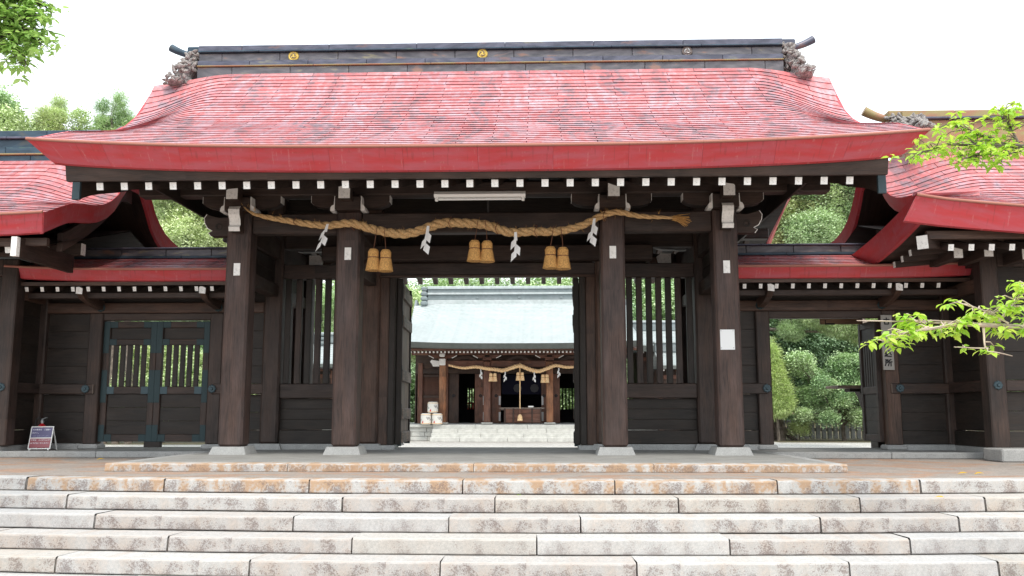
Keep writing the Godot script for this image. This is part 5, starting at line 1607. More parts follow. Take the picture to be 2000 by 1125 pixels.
	for k in 3:
		var c := thing("sake_cask", "%s white straw-wrapped cask with red and black print" % spots[k][2], "cask", Vector3(spots[k][0], spots[k][1], -24.42 - 0.1 * (1 if k == 2 else 0)), "casks stacked beside the hall post")
		var b := MB.new()
		b.lathe(V2([0, 0.5, 0.16, 0.5, 0.205, 0.485, 0.235, 0.44, 0.242, 0.25, 0.235, 0.07, 0.21, 0.02, 0.17, 0.0, 0, 0]), 36)
		for i in b.t.size(): b.t[i] = Vector2(b.t[i].x, 1.0 - b.t[i].y * 2.0)
		part(c, "wrapped_body", b.mesh(), cm, Vector3.ZERO, Basis(Vector3.UP, 0.35 + 0.1 * k))
		for y in [0.055, 0.445]:
			var hb := MB.new()
			var pa := PackedVector3Array()
			var ra := PackedFloat32Array()
			for i in 29:
				pa.append(Vector3(cos(TAU * i / 28.0) * 0.238, y, sin(TAU * i / 28.0) * 0.238)); ra.append(0.012)
			hb.tube(pa, ra, 6, false)
			part(c, "binding_rope", hb.mesh(), M.straw_pale)
	# side galleries
	var gl := thing("left_gallery", "low hall with pale copper roof left of the main hall", "building")
	small_roof(gl, -14.0, -8.3, -26.2, 2.2, 2.85, 4.05, 0.16, "roof", "pale copper roof")
	gallery_body(gl, -13.8, -8.6, -25.3, -27.4, 2.6)
	for k in 3: bx(gl, "ridge_end_ornament", Vector3(-9.55, 3.85 + k * 0.2, -26.0), Vector3(-9.2, 4.02 + k * 0.2, -25.7), M.verdigris_dull, 0, 0.06)
	var gr := thing("right_gallery", "long hall with pale copper roof directly right of the main hall", "building")
	small_roof(gr, 5.4, 10.6, -28.0, 2.6, 3.75, 4.75, 0.28, "roof", "pale copper roof")
	gallery_body(gr, 5.6, 10.4, -26.6, -29.6, 3.45)
	var gs := thing("right_porch", "lower gabled porch with pale copper roof in front of the right gallery", "building")
	small_roof(gs, 6.15, 10.4, -24.8, 1.5, 2.72, 3.5, 0.16, "roof", "pale copper roof")
	gallery_body(gs, 6.2, 10.2, -24.2, -25.5, 2.5)

func gallery_body(w: Node3D, x0: float, x1: float, zf: float, zb: float, y: float) -> void:
	bx(w, "wall", Vector3(x0, -0.6, zb), Vector3(x1, y + 0.1, zf), M.wood_hall_dark, 0)
	var n: int = int((x1 - x0) / 1.4)
	for k in n + 1:
		var x := lerpf(x0 + 0.1, x1 - 0.1, float(k) / n)
		bx(w, "post", Vector3(x - 0.09, -0.6, zf + 0.002), Vector3(x + 0.09, y, zf + 0.1), M.wood_hall, 1, 0.01)
	bx(w, "tie_beam", Vector3(x0, y - 0.35, zf + 0.004), Vector3(x1, y - 0.16, zf + 0.13), M.wood_hall, 0, 0.01)
	bx(w, "rail", Vector3(x0, 0.7, zf + 0.004), Vector3(x1, 0.85, zf + 0.12), M.wood_hall, 0, 0.01)
	for k in int((x1 - x0) / 0.34):
		var r := bx(w, "rafter", Vector3(x0 + 0.1 + k * 0.34, y - 0.02, zf), Vector3(x0 + 0.2 + k * 0.34, y + 0.09, zf + 0.75), M.wood_hall, 2)
		part(r, "painted_end", boxm(Vector3(0.096, 0.106, 0.008)), M.white_paint, Vector3(0, 0, 0.38))

# ---------------------------------------------------------------- loose things at the gate
func letters(im: Image, strokes: Array, at: Vector2, size: Vector2, c: Color, th: float) -> void: # strokes: polylines of points in a unit square, y down
	for line in strokes:
		for k in range(0, line.size() - 2, 2):
			var a := at + Vector2(line[k], line[k + 1]) * size
			var b := at + Vector2(line[k + 2], line[k + 3]) * size
			var n := int(a.distance_to(b) * 2.0) + 1
			for i in n + 1:
				var p := a.lerp(b, float(i) / n)
				for dx in range(-int(th), int(th) + 1):
					for dy in range(-int(th), int(th) + 1):
						var x := int(p.x) + dx
						var y := int(p.y) + dy
						if x >= 0 and y >= 0 and x < im.get_width() and y < im.get_height() and Vector2(dx, dy).length() <= th:
							im.set_pixel(x, y, c)

func glyphs() -> Dictionary:
	return {
		"込": [[0.1, 0.15, 0.22, 0.28], [0.08, 0.45, 0.25, 0.42, 0.18, 0.75, 0.05, 0.9], [0.05, 0.8, 0.3, 0.86, 0.95, 0.92], [0.62, 0.12, 0.55, 0.45, 0.35, 0.72], [0.55, 0.15, 0.72, 0.2, 0.8, 0.5, 0.95, 0.7]],
		"所": [[0.08, 0.14, 0.45, 0.12], [0.12, 0.3, 0.42, 0.28, 0.4, 0.52, 0.12, 0.54], [0.14, 0.3, 0.12, 0.7, 0.02, 0.95], [0.88, 0.1, 0.58, 0.2], [0.6, 0.2, 0.58, 0.6, 0.45, 0.95], [0.58, 0.45, 0.98, 0.42], [0.82, 0.44, 0.82, 0.98]],
		"申": [[0.15, 0.2, 0.15, 0.72], [0.15, 0.2, 0.85, 0.2, 0.85, 0.72], [0.15, 0.46, 0.85, 0.46], [0.15, 0.72, 0.85, 0.72], [0.5, 0.02, 0.5, 1.0]],
		"古": [[0.1, 0.25, 0.9, 0.25], [0.5, 0.02, 0.5, 0.5], [0.22, 0.5, 0.78, 0.5, 0.78, 0.92, 0.22, 0.92, 0.22, 0.5]],
		"犬": [[0.1, 0.35, 0.9, 0.35], [0.5, 0.05, 0.45, 0.5, 0.1, 0.95], [0.5, 0.4, 0.9, 0.95], [0.7, 0.1, 0.82, 0.22]],
		"の": [[0.55, 0.2, 0.4, 0.75, 0.2, 0.8, 0.12, 0.5, 0.35, 0.2, 0.7, 0.2, 0.88, 0.5, 0.6, 0.9]],
		"散": [[0.05, 0.25, 0.5, 0.25], [0.18, 0.08, 0.18, 0.4], [0.38, 0.08, 0.38, 0.4], [0.05, 0.42, 0.52, 0.42], [0.12, 0.55, 0.12, 0.95], [0.12, 0.55, 0.45, 0.55, 0.45, 0.95], [0.12, 0.72, 0.45, 0.72], [0.7, 0.05, 0.58, 0.35, 0.95, 0.35], [0.85, 0.35, 0.55, 0.95], [0.65, 0.5, 0.97, 0.95]],
		"歩": [[0.1, 0.35, 0.9, 0.35], [0.5, 0.05, 0.5, 0.35], [0.25, 0.15, 0.25, 0.35], [0.5, 0.2, 0.75, 0.2], [0.5, 0.42, 0.5, 0.75], [0.25, 0.5, 0.15, 0.7], [0.75, 0.48, 0.88, 0.65], [0.85, 0.7, 0.2, 0.97]],
		"は": [[0.15, 0.1, 0.15, 0.9], [0.4, 0.3, 0.92, 0.3], [0.68, 0.08, 0.68, 0.85, 0.45, 0.9, 0.45, 0.7, 0.92, 0.9]],
		"ご": [[0.2, 0.25, 0.7, 0.25], [0.2, 0.65, 0.25, 0.85, 0.85, 0.85], [0.8, 0.1, 0.85, 0.2], [0.92, 0.06, 0.97, 0.16]],
		"遠": [[0.1, 0.1, 0.22, 0.22], [0.08, 0.4, 0.22, 0.4, 0.15, 0.75, 0.05, 0.88], [0.05, 0.82, 0.95, 0.95], [0.35, 0.15, 0.9, 0.15], [0.62, 0.05, 0.62, 0.25], [0.3, 0.28, 0.95, 0.28], [0.42, 0.38, 0.82, 0.38, 0.82, 0.55, 0.42, 0.55, 0.42, 0.38], [0.62, 0.55, 0.35, 0.8], [0.6, 0.6, 0.92, 0.82]],
		"慮": [[0.1, 0.2, 0.9, 0.2], [0.5, 0.03, 0.5, 0.2], [0.12, 0.2, 0.1, 0.6, 0.03, 0.9], [0.3, 0.35, 0.8, 0.35], [0.3, 0.5, 0.85, 0.5, 0.85, 0.65, 0.3, 0.65, 0.3, 0.5], [0.25, 0.78, 0.2, 0.95], [0.4, 0.75, 0.42, 0.95, 0.75, 0.95], [0.85, 0.75, 0.93, 0.9]],
		"く": [[0.65, 0.08, 0.25, 0.5, 0.7, 0.95]], "だ": [[0.1, 0.28, 0.6, 0.28], [0.35, 0.08, 0.12, 0.92], [0.5, 0.5, 0.85, 0.5], [0.48, 0.75, 0.52, 0.88, 0.9, 0.88], [0.75, 0.08, 0.8, 0.2], [0.9, 0.05, 0.95, 0.16]],
		"さ": [[0.15, 0.3, 0.88, 0.22], [0.45, 0.05, 0.75, 0.5], [0.25, 0.6, 0.3, 0.88, 0.75, 0.9]], "い": [[0.15, 0.15, 0.2, 0.75, 0.35, 0.8], [0.75, 0.2, 0.88, 0.65]], "。": [[0.2, 0.75, 0.4, 0.75, 0.4, 0.95, 0.2, 0.95, 0.2, 0.75]],
		"子": [[0.2, 0.12, 0.8, 0.12, 0.5, 0.35], [0.5, 0.35, 0.5, 0.9, 0.35, 0.92], [0.08, 0.5, 0.92, 0.5]], "供": [[0.28, 0.05, 0.08, 0.45], [0.2, 0.3, 0.2, 0.95], [0.4, 0.28, 0.92, 0.28], [0.55, 0.08, 0.55, 0.6], [0.78, 0.08, 0.78, 0.6], [0.35, 0.6, 0.97, 0.6], [0.52, 0.7, 0.38, 0.95], [0.78, 0.7, 0.92, 0.95]],
		"こ": [[0.2, 0.2, 0.78, 0.2], [0.2, 0.6, 0.25, 0.85, 0.85, 0.85]], "か": [[0.08, 0.35, 0.6, 0.3, 0.5, 0.9, 0.35, 0.85], [0.38, 0.08, 0.1, 0.92], [0.75, 0.25, 0.92, 0.55]], "ら": [[0.35, 0.1, 0.6, 0.18], [0.3, 0.3, 0.25, 0.6, 0.75, 0.5, 0.75, 0.85, 0.35, 0.95]],
		"上": [[0.5, 0.08, 0.5, 0.9], [0.5, 0.42, 0.85, 0.42], [0.08, 0.9, 0.92, 0.9]], "で": [[0.08, 0.2, 0.88, 0.2, 0.45, 0.5, 0.5, 0.85, 0.8, 0.92], [0.7, 0.4, 0.78, 0.52], [0.85, 0.35, 0.93, 0.47]],
		"あ": [[0.15, 0.25, 0.85, 0.25], [0.42, 0.06, 0.45, 0.88], [0.7, 0.4, 0.3, 0.85, 0.15, 0.75, 0.35, 0.5, 0.75, 0.5, 0.88, 0.75, 0.65, 0.95]], "そ": [[0.25, 0.12, 0.75, 0.12, 0.3, 0.4, 0.9, 0.42, 0.5, 0.55, 0.5, 0.85, 0.75, 0.92]],
		"ば": [[0.12, 0.1, 0.12, 0.9], [0.35, 0.3, 0.82, 0.3], [0.58, 0.1, 0.58, 0.85, 0.38, 0.88, 0.85, 0.9], [0.82, 0.06, 0.86, 0.18], [0.93, 0.04, 0.97, 0.15]], "な": [[0.1, 0.25, 0.6, 0.25], [0.35, 0.06, 0.12, 0.6], [0.7, 0.2, 0.9, 0.35], [0.65, 0.4, 0.65, 0.85, 0.4, 0.9, 0.45, 0.72, 0.9, 0.9]]}

func write(im: Image, text: String, x: float, y: float, s: float, step: float, c: Color, th: float, down := false) -> void:
	var g := glyphs()
	for ch in text:
		if g.has(ch):
			letters(im, g[ch], Vector2(x, y), Vector2(s, s), c, th)
		if down: y += step
		else: x += step

func print_mat(im: Image, rough := 0.5) -> StandardMaterial3D:
	var m := StandardMaterial3D.new()
	m.resource_name = "print"
	m.albedo_texture = ImageTexture.create_from_image(im)
	m.roughness = rough
	return m

func face(w: float, h: float) -> ArrayMesh: # an upright printed sheet facing +z, its base at the origin
	var b := MB.new()
	b.quad(Vector3(-w / 2, 0, 0), Vector3(w / 2, 0, 0), Vector3(w / 2, h, 0), Vector3(-w / 2, h, 0), Vector2(0, 1), Vector2(1, 1), Vector2(1, 0), Vector2(0, 0), Vector3(0, 0, 1))
	return b.mesh()

func small_things() -> void:
	# the big straw rope across the gate
	var rp := thing("straw_rope", "thick twisted golden straw rope strung across the front of the gate", "straw rope", Vector3(0, 0, 2.27))
	var pts := PackedVector3Array([Vector3(-3.80, 3.93, 0), Vector3(-3.60, 3.80, 0.02), Vector3(-3.071, 3.695, 0), Vector3(-2.5, 3.615, 0), Vector3(-2.05, 3.635, 0.06), Vector3(-1.72, 3.55, 0.02), Vector3(-1.35, 3.475, 0), Vector3(-1.05, 3.49, 0), Vector3(-0.61, 3.635, 0), Vector3(-0.2, 3.635, 0), Vector3(0.12, 3.60, 0), Vector3(0.48, 3.485, 0), Vector3(0.85, 3.495, 0), Vector3(1.2, 3.49, 0), Vector3(1.6, 3.575, 0), Vector3(1.95, 3.74, 0.03), Vector3(2.2, 3.785, 0.05), Vector3(2.55, 3.73, 0.0), Vector3(3.08, 3.70, 0)])
	rope_mesh(rp, pts, func(t): return lerpf(0.025, 0.074, pow(sin(clampf(t * 1.02 + 0.0, 0.0, 1.0) * PI), 0.7)) * (1.0 if t > 0.06 else 0.45 + t * 9.0), 0.46, M.straw, 260)
	var fr := MB.new()
	for k in 60: # frayed end
		var a := rng.randf_range(-0.55, 0.35)
		var L := rng.randf_range(0.16, 0.27)
		var p := Vector3(3.05 + rng.randf() * 0.04, 3.70 + rng.randf_range(-0.03, 0.03), rng.randf_range(-0.02, 0.04))
		var e := p + Vector3(cos(a) * L, sin(a) * L - 0.03, rng.randf_range(-0.04, 0.06))
		fr.tube(PackedVector3Array([p, (p + e) * 0.5 + Vector3(0, 0.01, 0), e]), PackedFloat32Array([0.006, 0.005, 0.003]), 4, false)
	part(rp, "frayed_end", fr.mesh(), M.straw_gold)
	for q in [[-2.02, 3.63, 0.10], [-0.46, 3.64, 0.095], [0.28, 3.55, 0.095], [0.9, 3.50, 0.095], [1.98, 3.745, 0.09], [-2.95, 3.68, 0.06]]:
		var lp := MB.new()
		var pa := PackedVector3Array()
		var ra := PackedFloat32Array()
		for i in 17:
			pa.append(Vector3(q[0] + 0.02 * sin(i), q[1] + cos(TAU * i / 16.0) * q[2], sin(TAU * i / 16.0) * q[2])); ra.append(0.006)
		lp.tube(pa, ra, 5, false)
		part(rp, "tie_cord", lp.mesh(), M.cord)
	var fz := MB.new() # stray fibres on the rope
	for k in 140:
		var t := rng.randf()
		var i := int(t * (pts.size() - 1))
		var p := pts[i].lerp(pts[mini(i + 1, pts.size() - 1)], t * (pts.size() - 1) - i)
		var a := rng.randf() * TAU
		var d := Vector3(rng.randf_range(-0.6, 0.6), cos(a), absf(sin(a)))
		var e := p + d * rng.randf_range(0.09, 0.135)
		fz.tri(p + d * 0.05 + Vector3(0.003, 0, 0), p + d * 0.05 - Vector3(0.003, 0, 0), e, Vector2.ZERO, Vector2(0.1, 0), Vector2(0, 0.1), Vector3(0, 0, 1))
	part(rp, "stray_fibres", fz.mesh(), M.straw_gold)
	var prs := [[-1.575, 3.49, 3.205], [0.03, 3.60, 3.335], [1.225, 3.50, 3.225]]
	var nm := ["left", "middle", "right"]
	for k in 3:
		for j in 2:
			var x: float = prs[k][0] + (-0.098 if j == 0 else 0.098)
			var y: float = prs[k][2] + (-0.0 if j == 0 else -0.012)
			tassel("straw_tassel", "%s golden straw tassel of the %s pair hanging from the gate rope" % [["left", "right"][j], nm[k]], "straw tassels on the gate rope", Vector3(x + (0.05 if j == 0 else -0.03), prs[k][1] + 0.06, 2.36), Vector3(x, y, 2.33), 0.335 if k != 1 else 0.325, 0.122, M.straw_gold, true)
	var ss := [[-2.40, 3.60, 0.43, -0.24, 1.0, "beside the second pillar, at the far left"], [-0.80, 3.56, 0.45, -0.10, -1.0, "between the left and middle tassel pairs"], [0.58, 3.45, 0.46, 0.02, 1.0, "between the middle and right tassel pairs"], [1.82, 3.66, 0.44, -0.12, -1.0, "at the far right, against the third pillar"]]
	for q in ss:
		streamer("white zigzag paper streamer on the gate rope, %s" % q[5], "paper streamers on the gate rope", Vector3(q[0], q[1], 2.40), q[2] * 0.93, q[3], q[4])
	# fluorescent fitting under the purlin
	var fl := thing("fluorescent_lamp", "white enamelled fluorescent lamp fitting under the gate's eave", "lamp", Vector3(0.07, 3.80, 3.2))
	part(fl, "housing", prism_mesh(V2([-0.055, 0.0, 0.055, 0.0, 0.075, 0.035, 0.035, 0.085, -0.035, 0.085, -0.075, 0.035]), 1.36), M.enamel, Vector3(0, 0.025, 0), Basis(Vector3(0, 0, 1), Vector3.UP, Vector3(-1, 0, 0)))
	var tb := MB.new()
	tb.tube(PackedVector3Array([Vector3(-0.62, -0.005, 0.02), Vector3(0.62, -0.005, 0.02)]), PackedFloat32Array([0.016, 0.016]), 12)
	part(fl, "lamp_tube", tb.mesh(), M.tube_glass)
	for s in [-1.0, 1.0]:
		bx(fl, "tube_holder", Vector3(s * 0.645 - 0.022, -0.03, -0.02), Vector3(s * 0.645 + 0.022, 0.03, 0.05), M.enamel, 0, 0.006)
		bx(fl, "hanger", Vector3(s * 0.5 - 0.012, 0.11, -0.012), Vector3(s * 0.5 + 0.012, 0.175, 0.012), M.iron, 1)
	# paper notice pinned to the right corner pillar
	var pn := thing("paper_notice", "blank white paper pinned to the right corner pillar of the gate", "notice", Vector3(3.885, 1.62, 2.147), "")
	bx(pn, "sheet", Vector3(-0.112, 0.0, -0.002), Vector3(0.112, 0.315, 0.003), M.paper)
	for x in [-0.098, 0.09]:
		for y in [0.028, 0.296]:
			var pb := MB.new()
			pb.lathe(V2([0, 0.008, 0.006, 0.006, 0.008, 0.0]), 10, Vector3.ZERO, Basis(Vector3(1, 0, 0), Vector3(0, 0, 1), Vector3(0, -1, 0)))
			part(pn, "pin", pb.mesh(), M.steel, Vector3(x, y, 0.004))
	# hanging name board by the right doorway
	var im := Image.create(64, 320, false, Image.FORMAT_RGB8)
	im.fill(Color(0.62, 0.61, 0.59))
	write(im, "古", 12, 16, 40, 60, Color(0.12, 0.12, 0.13), 3.0, true)
	write(im, "申込所", 10, 152, 42, 52, Color(0.10, 0.10, 0.11), 3.0, true)
	var sg := thing("name_board", "grey hanging board with black brush characters beside the right doorway", "sign", Vector3(7.10, 1.39, 0.19))
	bx(sg, "board", Vector3(-0.10, 0, -0.02), Vector3(0.10, 0.98, 0.0), M.wood_grey, 1, 0.005)
	part(sg, "lettering", face(0.192, 0.97), print_mat(im, 0.8), Vector3(0, 0.005, 0.002))
	# beam with a carved mark seen through the right doorway
	var hb := thing("hanging_board", "weathered board hung behind the head of the right doorway", "sign", Vector3(6.52, 2.33, -0.9))
	bx(hb, "board", Vector3(-0.25, -0.02, -0.02), Vector3(0.55, 0.22, 0.02), M.wood_pale, 0, 0.01)
	for q in [[-0.16, -0.03, 0.02, 0.0], [-0.16, -0.03, -0.145, 0.06]]:
		bx(hb, "dark_mark", Vector3(minf(q[0], q[2]), q[1], 0.021), Vector3(maxf(q[0], q[2]), q[3] + 0.002, 0.024), M.iron)
	# little eaved box behind the right doorway
	var bxx := thing("wall_shelf", "small eaved wooden stand jutting out behind the right doorway", "stand", Vector3(7.05, -0.6, -1.9))
	bx(bxx, "shelf_roof", Vector3(-0.30, 1.73, -0.4), Vector3(0.62, 1.78, 0.4), M.wood_pale, 0, 0.01)
	part(bxx, "bracket", prism_mesh(V2([0, 0, 0.2, 0, 0.26, -0.12, 0.30, -0.28, 0.38, -0.42, 0.5, -0.46, 0.5, 0.06, 0, 0.06]), 0.3), M.wood_panel, Vector3(0.0, 1.66, 0))
	bx(bxx, "stand_post", Vector3(0.48, 0, -0.2), Vector3(0.62, 1.8, 0.2), M.wood_panel, 1, 0.01)
	# folding notice board and fire extinguisher
	var ab := thing("sandwich_board", "small white framed board with blue and red notice panels before the left wall", "sign", Vector3(-7.745, 0, 0.72))
	var tilt := Basis(Vector3(1, 0, 0), deg_to_rad(-13)) * Basis(Vector3(0, 0, 1), deg_to_rad(0.6))
	for lab in [["visitor_panel", "犬の散歩は ご遠慮く", "ださい。", Color(0.38, 0.36, 0.50), 0.205, 0.175], ["children_panel", "子供は ここから上で", "あそばないでください", Color(0.60, 0.33, 0.36), 0.028, 0.168]]:
		var pi := Image.create(256, 128, false, Image.FORMAT_RGB8)
		pi.fill(lab[3])
		write(pi, lab[1], 10, 16, 21, 23.5, Color(0.88, 0.88, 0.9), 1.4)
		write(pi, lab[2], 10, 58, 21, 23.5, Color(0.88, 0.88, 0.9), 1.4)
		if lab[0] == "visitor_panel": write(pi, "犬のさんはごだ こさい。はでく", 24, 102, 11, 13.5, Color(0.8, 0.8, 0.84), 0.8)
		part(ab, "notice_panel", face(0.365, lab[5]), print_mat(pi, 0.4), tilt * Vector3(0, lab[4] + 0.02, 0.004), tilt)
	for q in [[-0.2, -0.184, 0.02, 0.41], [0.184, 0.2, 0.02, 0.41]]:
		part(ab, "frame_bar", boxm(Vector3(0.017, 0.40, 0.016), 1, 0.003), M.enamel, tilt * Vector3((q[0] + q[1]) * 0.5, 0.222, 0.0), tilt)
	for y in [0.029, 0.216, 0.413]:
		part(ab, "frame_bar", boxm(Vector3(0.366, 0.018, 0.015), 0, 0.003), M.enamel, tilt * Vector3(0, y, 0.0), tilt)
	for s in [-1.0, 1.0]:
		part(ab, "foot", boxm(Vector3(0.022, 0.024, 0.03), 1, 0.004), M.enamel, tilt * Vector3(s * 0.165, 0.012, 0.0), tilt)
		beam(ab, "rear_leg", tilt * Vector3(s * 0.18, 0.40, -0.012), Vector3(s * 0.18, 0.0, -0.26), 0.016, 0.016, M.enamel)
	var fe := thing("fire_extinguisher", "red fire extinguisher with black hose behind the notice board", "fire extinguisher", Vector3(-7.93, 0, 0.34))
	var cy := MB.new()
	cy.lathe(V2([0, 0, 0.07, 0, 0.077, 0.012, 0.077, 0.36, 0.068, 0.41, 0.035, 0.445, 0.028, 0.45, 0.028, 0.47, 0, 0.47]), 24)
	part(fe, "cylinder", cy.mesh(), M.red_enamel)
	var vl := MB.new()
	vl.lathe(V2([0, 0.46, 0.03, 0.46, 0.032, 0.50, 0.02, 0.53, 0, 0.53]), 16)
	part(fe, "valve", vl.mesh(), M.steel)
	beam(fe, "lever", Vector3(-0.02, 0.53, 0), Vector3(0.09, 0.565, 0), 0.025, 0.015, M.steel)
	beam(fe, "handle", Vector3(-0.02, 0.52, 0), Vector3(0.085, 0.515, 0), 0.025, 0.014, M.black_plastic)
	var hs := MB.new()
	hs.tube(PackedVector3Array([Vector3(0, 0.51, 0), Vector3(-0.05, 0.565, 0.01), Vector3(-0.10, 0.53, 0.02), Vector3(-0.112, 0.40, 0.02), Vector3(-0.10, 0.2, 0.02)]), PackedFloat32Array([0.012, 0.012, 0.012, 0.012, 0.015]), 8)
	part(fe, "hose", hs.mesh(), M.black_plastic)
	# fallen leaves and a weed in the joint of the steps
	var fx := [[5.236, -0.256, 6.36, "yellow fallen leaf lying on the second step at right"], [6.15, -0.094, 4.95, "pale fallen leaf on the terrace edge at right, left one of two"], [6.33, -0.094, 4.98, "pale fallen leaf on the terrace edge at right, right one of two"], [-6.0, -0.094, 1.9, "yellow fallen leaf on the terrace before the left wall"]]
	for q in fx:
		var o := thing("fallen_leaf", q[3], "leaf", Vector3(q[0], q[1], q[2]), "fallen leaves on the stone")
		part(o, "blade", leaf_mesh(0.12, 0.05, 0.3), M.leaf_yellow, Vector3(0, 0.012, 0), Basis(Vector3.UP, rng.randf() * 6.0) * Basis(Vector3(0, 0, 1), 0.2))
	var wd := thing("weed", "tiny yellow green weed sprouting at the foot of the top step", "plant", Vector3(0.72, -0.26, 6.06))
	for k in 9:
		part(wd, "leaf", leaf_mesh(0.055, 0.02, 0.3), M.leaf_cherry, Vector3(rng.randf_range(-0.02, 0.02), 0.005, 0), Basis(Vector3.UP, k * 0.7) * Basis(Vector3(1, 0, 0), -0.7))

# ---------------------------------------------------------------- greenery
func leaf_mesh(L: float, w: float, fold: float) -> ArrayMesh: # grows along -z from the origin, folded on its midrib and drooping at the tip
	var b := MB.new()
	var mid := [Vector3.ZERO, Vector3(0, 0.02 * L, -0.35 * L), Vector3(0, -0.02 * L, -0.7 * L), Vector3(0, -0.12 * L, -L)]
	for s in [-1.0, 1.0]:
		var e := [Vector3.ZERO, Vector3(s * w * 0.5, fold * w * 0.5, -0.34 * L), Vector3(s * w * 0.42, fold * w * 0.35, -0.66 * L), Vector3(0, -0.12 * L, -L)]
		for k in 3:
			b.quad(mid[k], mid[k + 1], e[k + 1], e[k], Vector2(0.5, 0), Vector2(0.5, 1), Vector2(0, 1), Vector2(0, 0), Vector3.UP)
	return b.mesh()

func clump(n: int, R: float, L: float, w: float, seed_k: int, needles := false) -> ArrayMesh:
	var r := RandomNumberGenerator.new()
	r.seed = seed_k
	var b := MB.new()
	for k in n:
		var c := Vector3(r.randfn(), r.randfn() * 0.7, r.randfn()) * R * 0.5
		var a := r.randf() * TAU
		var pitch := r.randf_range(-0.7, 0.5)
		var d := Vector3(cos(a) * cos(pitch), sin(pitch), sin(a) * cos(pitch))
		if needles:
			d = (c.normalized() * 0.8 + d * 0.6).normalized()
		var side := d.cross(Vector3(r.randf_range(-0.5, 0.5), 1, r.randf_range(-0.5, 0.5))).normalized()
		var up := side.cross(d)
		var m := c + d * L * 0.5
		var s := side * w * 0.5
		var f := up * w * 0.18
		b.tri(c, m + s + f, m, Vector2.ZERO, Vector2(1, 0), Vector2(0.5, 0.5), up)
		b.tri(c, m, m - s + f, Vector2.ZERO, Vector2(1, 0), Vector2(0.5, 0.5), up)
		b.tri(m + s + f, c + d * L - f, m, Vector2.ZERO, Vector2(1, 0), Vector2(0.5, 0.5), up)
		b.tri(m, c + d * L - f, m - s + f, Vector2.ZERO, Vector2(1, 0), Vector2(0.5, 0.5), up)
	return b.mesh()

# crown: clumps spread over blobs [centre, radii]; colours vary from blob to blob and clump to clump
func crown(parent: Node, called: String, blobs: Array, n: int, mesh: Mesh, cols: Array, m: Material, scale0 := 1.0, shell := 0.55) -> MultiMeshInstance3D:
	var mm := MultiMesh.new()
	mm.transform_format = MultiMesh.TRANSFORM_3D
	mm.use_colors = true
	mm.mesh = mesh
	var total := 0.0
	for q in blobs: total += q[1].x * q[1].y + q[1].x * q[1].z
	var list: Array = []
	for q in blobs:
		var k: int = int(n * (q[1].x * q[1].y + q[1].x * q[1].z) / total)
		var c0: Color = cols[rng.randi() % cols.size()]
		var c1: Color = cols[rng.randi() % cols.size()]
		for i in k:
			var d := Vector3(rng.randfn(), rng.randfn(), rng.randfn()).normalized()
			var lump := 1.0 + 0.55 * noise_a.get_noise_3d(d.x * 2.3 + q[0].x, d.y * 2.3 + q[0].y, d.z * 2.3)
			var rr := lerpf(pow(rng.randf(), 0.33), 1.0, shell) * lump
			var p: Vector3 = q[0] + d * q[1] * rr
			var B := Basis(Vector3.UP, rng.randf() * TAU) * Basis(Vector3(1, 0, 0), rng.randf_range(-0.5, 0.5))
			var sc := scale0 * rng.randf_range(0.75, 1.3)
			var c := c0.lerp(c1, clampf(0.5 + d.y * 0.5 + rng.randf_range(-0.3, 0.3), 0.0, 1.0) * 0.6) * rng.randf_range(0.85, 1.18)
			list.append([Transform3D(B.scaled(Vector3.ONE * sc), p), c])
	mm.instance_count = list.size()
	for i in list.size():
		mm.set_instance_transform(i, list[i][0])
		mm.set_instance_color(i, Color(list[i][1].r, list[i][1].g, list[i][1].b))
	var o := MultiMeshInstance3D.new()
	o.name = called
	o.multimesh = mm
	o.material_override = m
	parent.add_child(o, true)
	o.set_meta("kind", "stuff")
	return o

func blob_grid(lo: Vector3, hi: Vector3, nx: int, ny: int, r: float) -> Array:
	var out: Array = []
	for i in nx:
		for k in ny:
			out.append([Vector3(lerpf(lo.x, hi.x, (i + 0.5) / nx), lerpf(lo.y, hi.y, (k + 0.5) / ny), lerpf(lo.z, hi.z, rng.randf())) + Vector3(rng.randf_range(-0.25, 0.25), rng.randf_range(-0.2, 0.2), 0) * r, Vector3(r, r * 0.75, r) * rng.randf_range(0.85, 1.2)])
	return out

func limb(b: MB, a: Vector3, c: Vector3, r0: float, r1: float, bend := 0.12) -> void:
	var path := PackedVector3Array()
	var rad := PackedFloat32Array()
	var L := a.distance_to(c)
	var off := Vector3(rng.randf_range(-1, 1), rng.randf_range(-0.3, 0.6), rng.randf_range(-1, 1)) * bend * L
	for i in 7:
		var t := i / 6.0
		path.append(a.lerp(c, t) + off * sin(t * PI) + Vector3(sin(t * 9.0 + a.x), 0, cos(t * 8.0 + a.z)) * L * 0.012)
		rad.append(lerpf(r0, r1, t))
	b.tube(path, rad, 8, false)

func tree(called: String, label: String, cat: String, at: Vector3, trunk_h: float, r: float, blobs: Array, n: int, mesh: Mesh, cols: Array, group: String, bark: Material, mat_leaf := "leaf_mass") -> Node3D:
	var o := thing(called, label, cat, at, group)
	var b := MB.new()
	limb(b, Vector3(0, -0.3, 0), Vector3(0, trunk_h, 0), r, r * 0.55, 0.03)
	for q in blobs:
		var base := Vector3(0, trunk_h * rng.randf_range(0.55, 1.0), 0)
		limb(b, base, q[0], r * 0.4, r * 0.08)
		for k in 3:
			var d := Vector3(rng.randfn(), rng.randfn() * 0.6, rng.randfn()).normalized()
			limb(b, base.lerp(q[0], 0.6), q[0] + d * q[1] * 0.85, r * 0.16, r * 0.04)
	part(o, "trunk", b.mesh(), bark)
	crown(o, "crown", blobs, n, mesh, cols, M[mat_leaf])
	return o

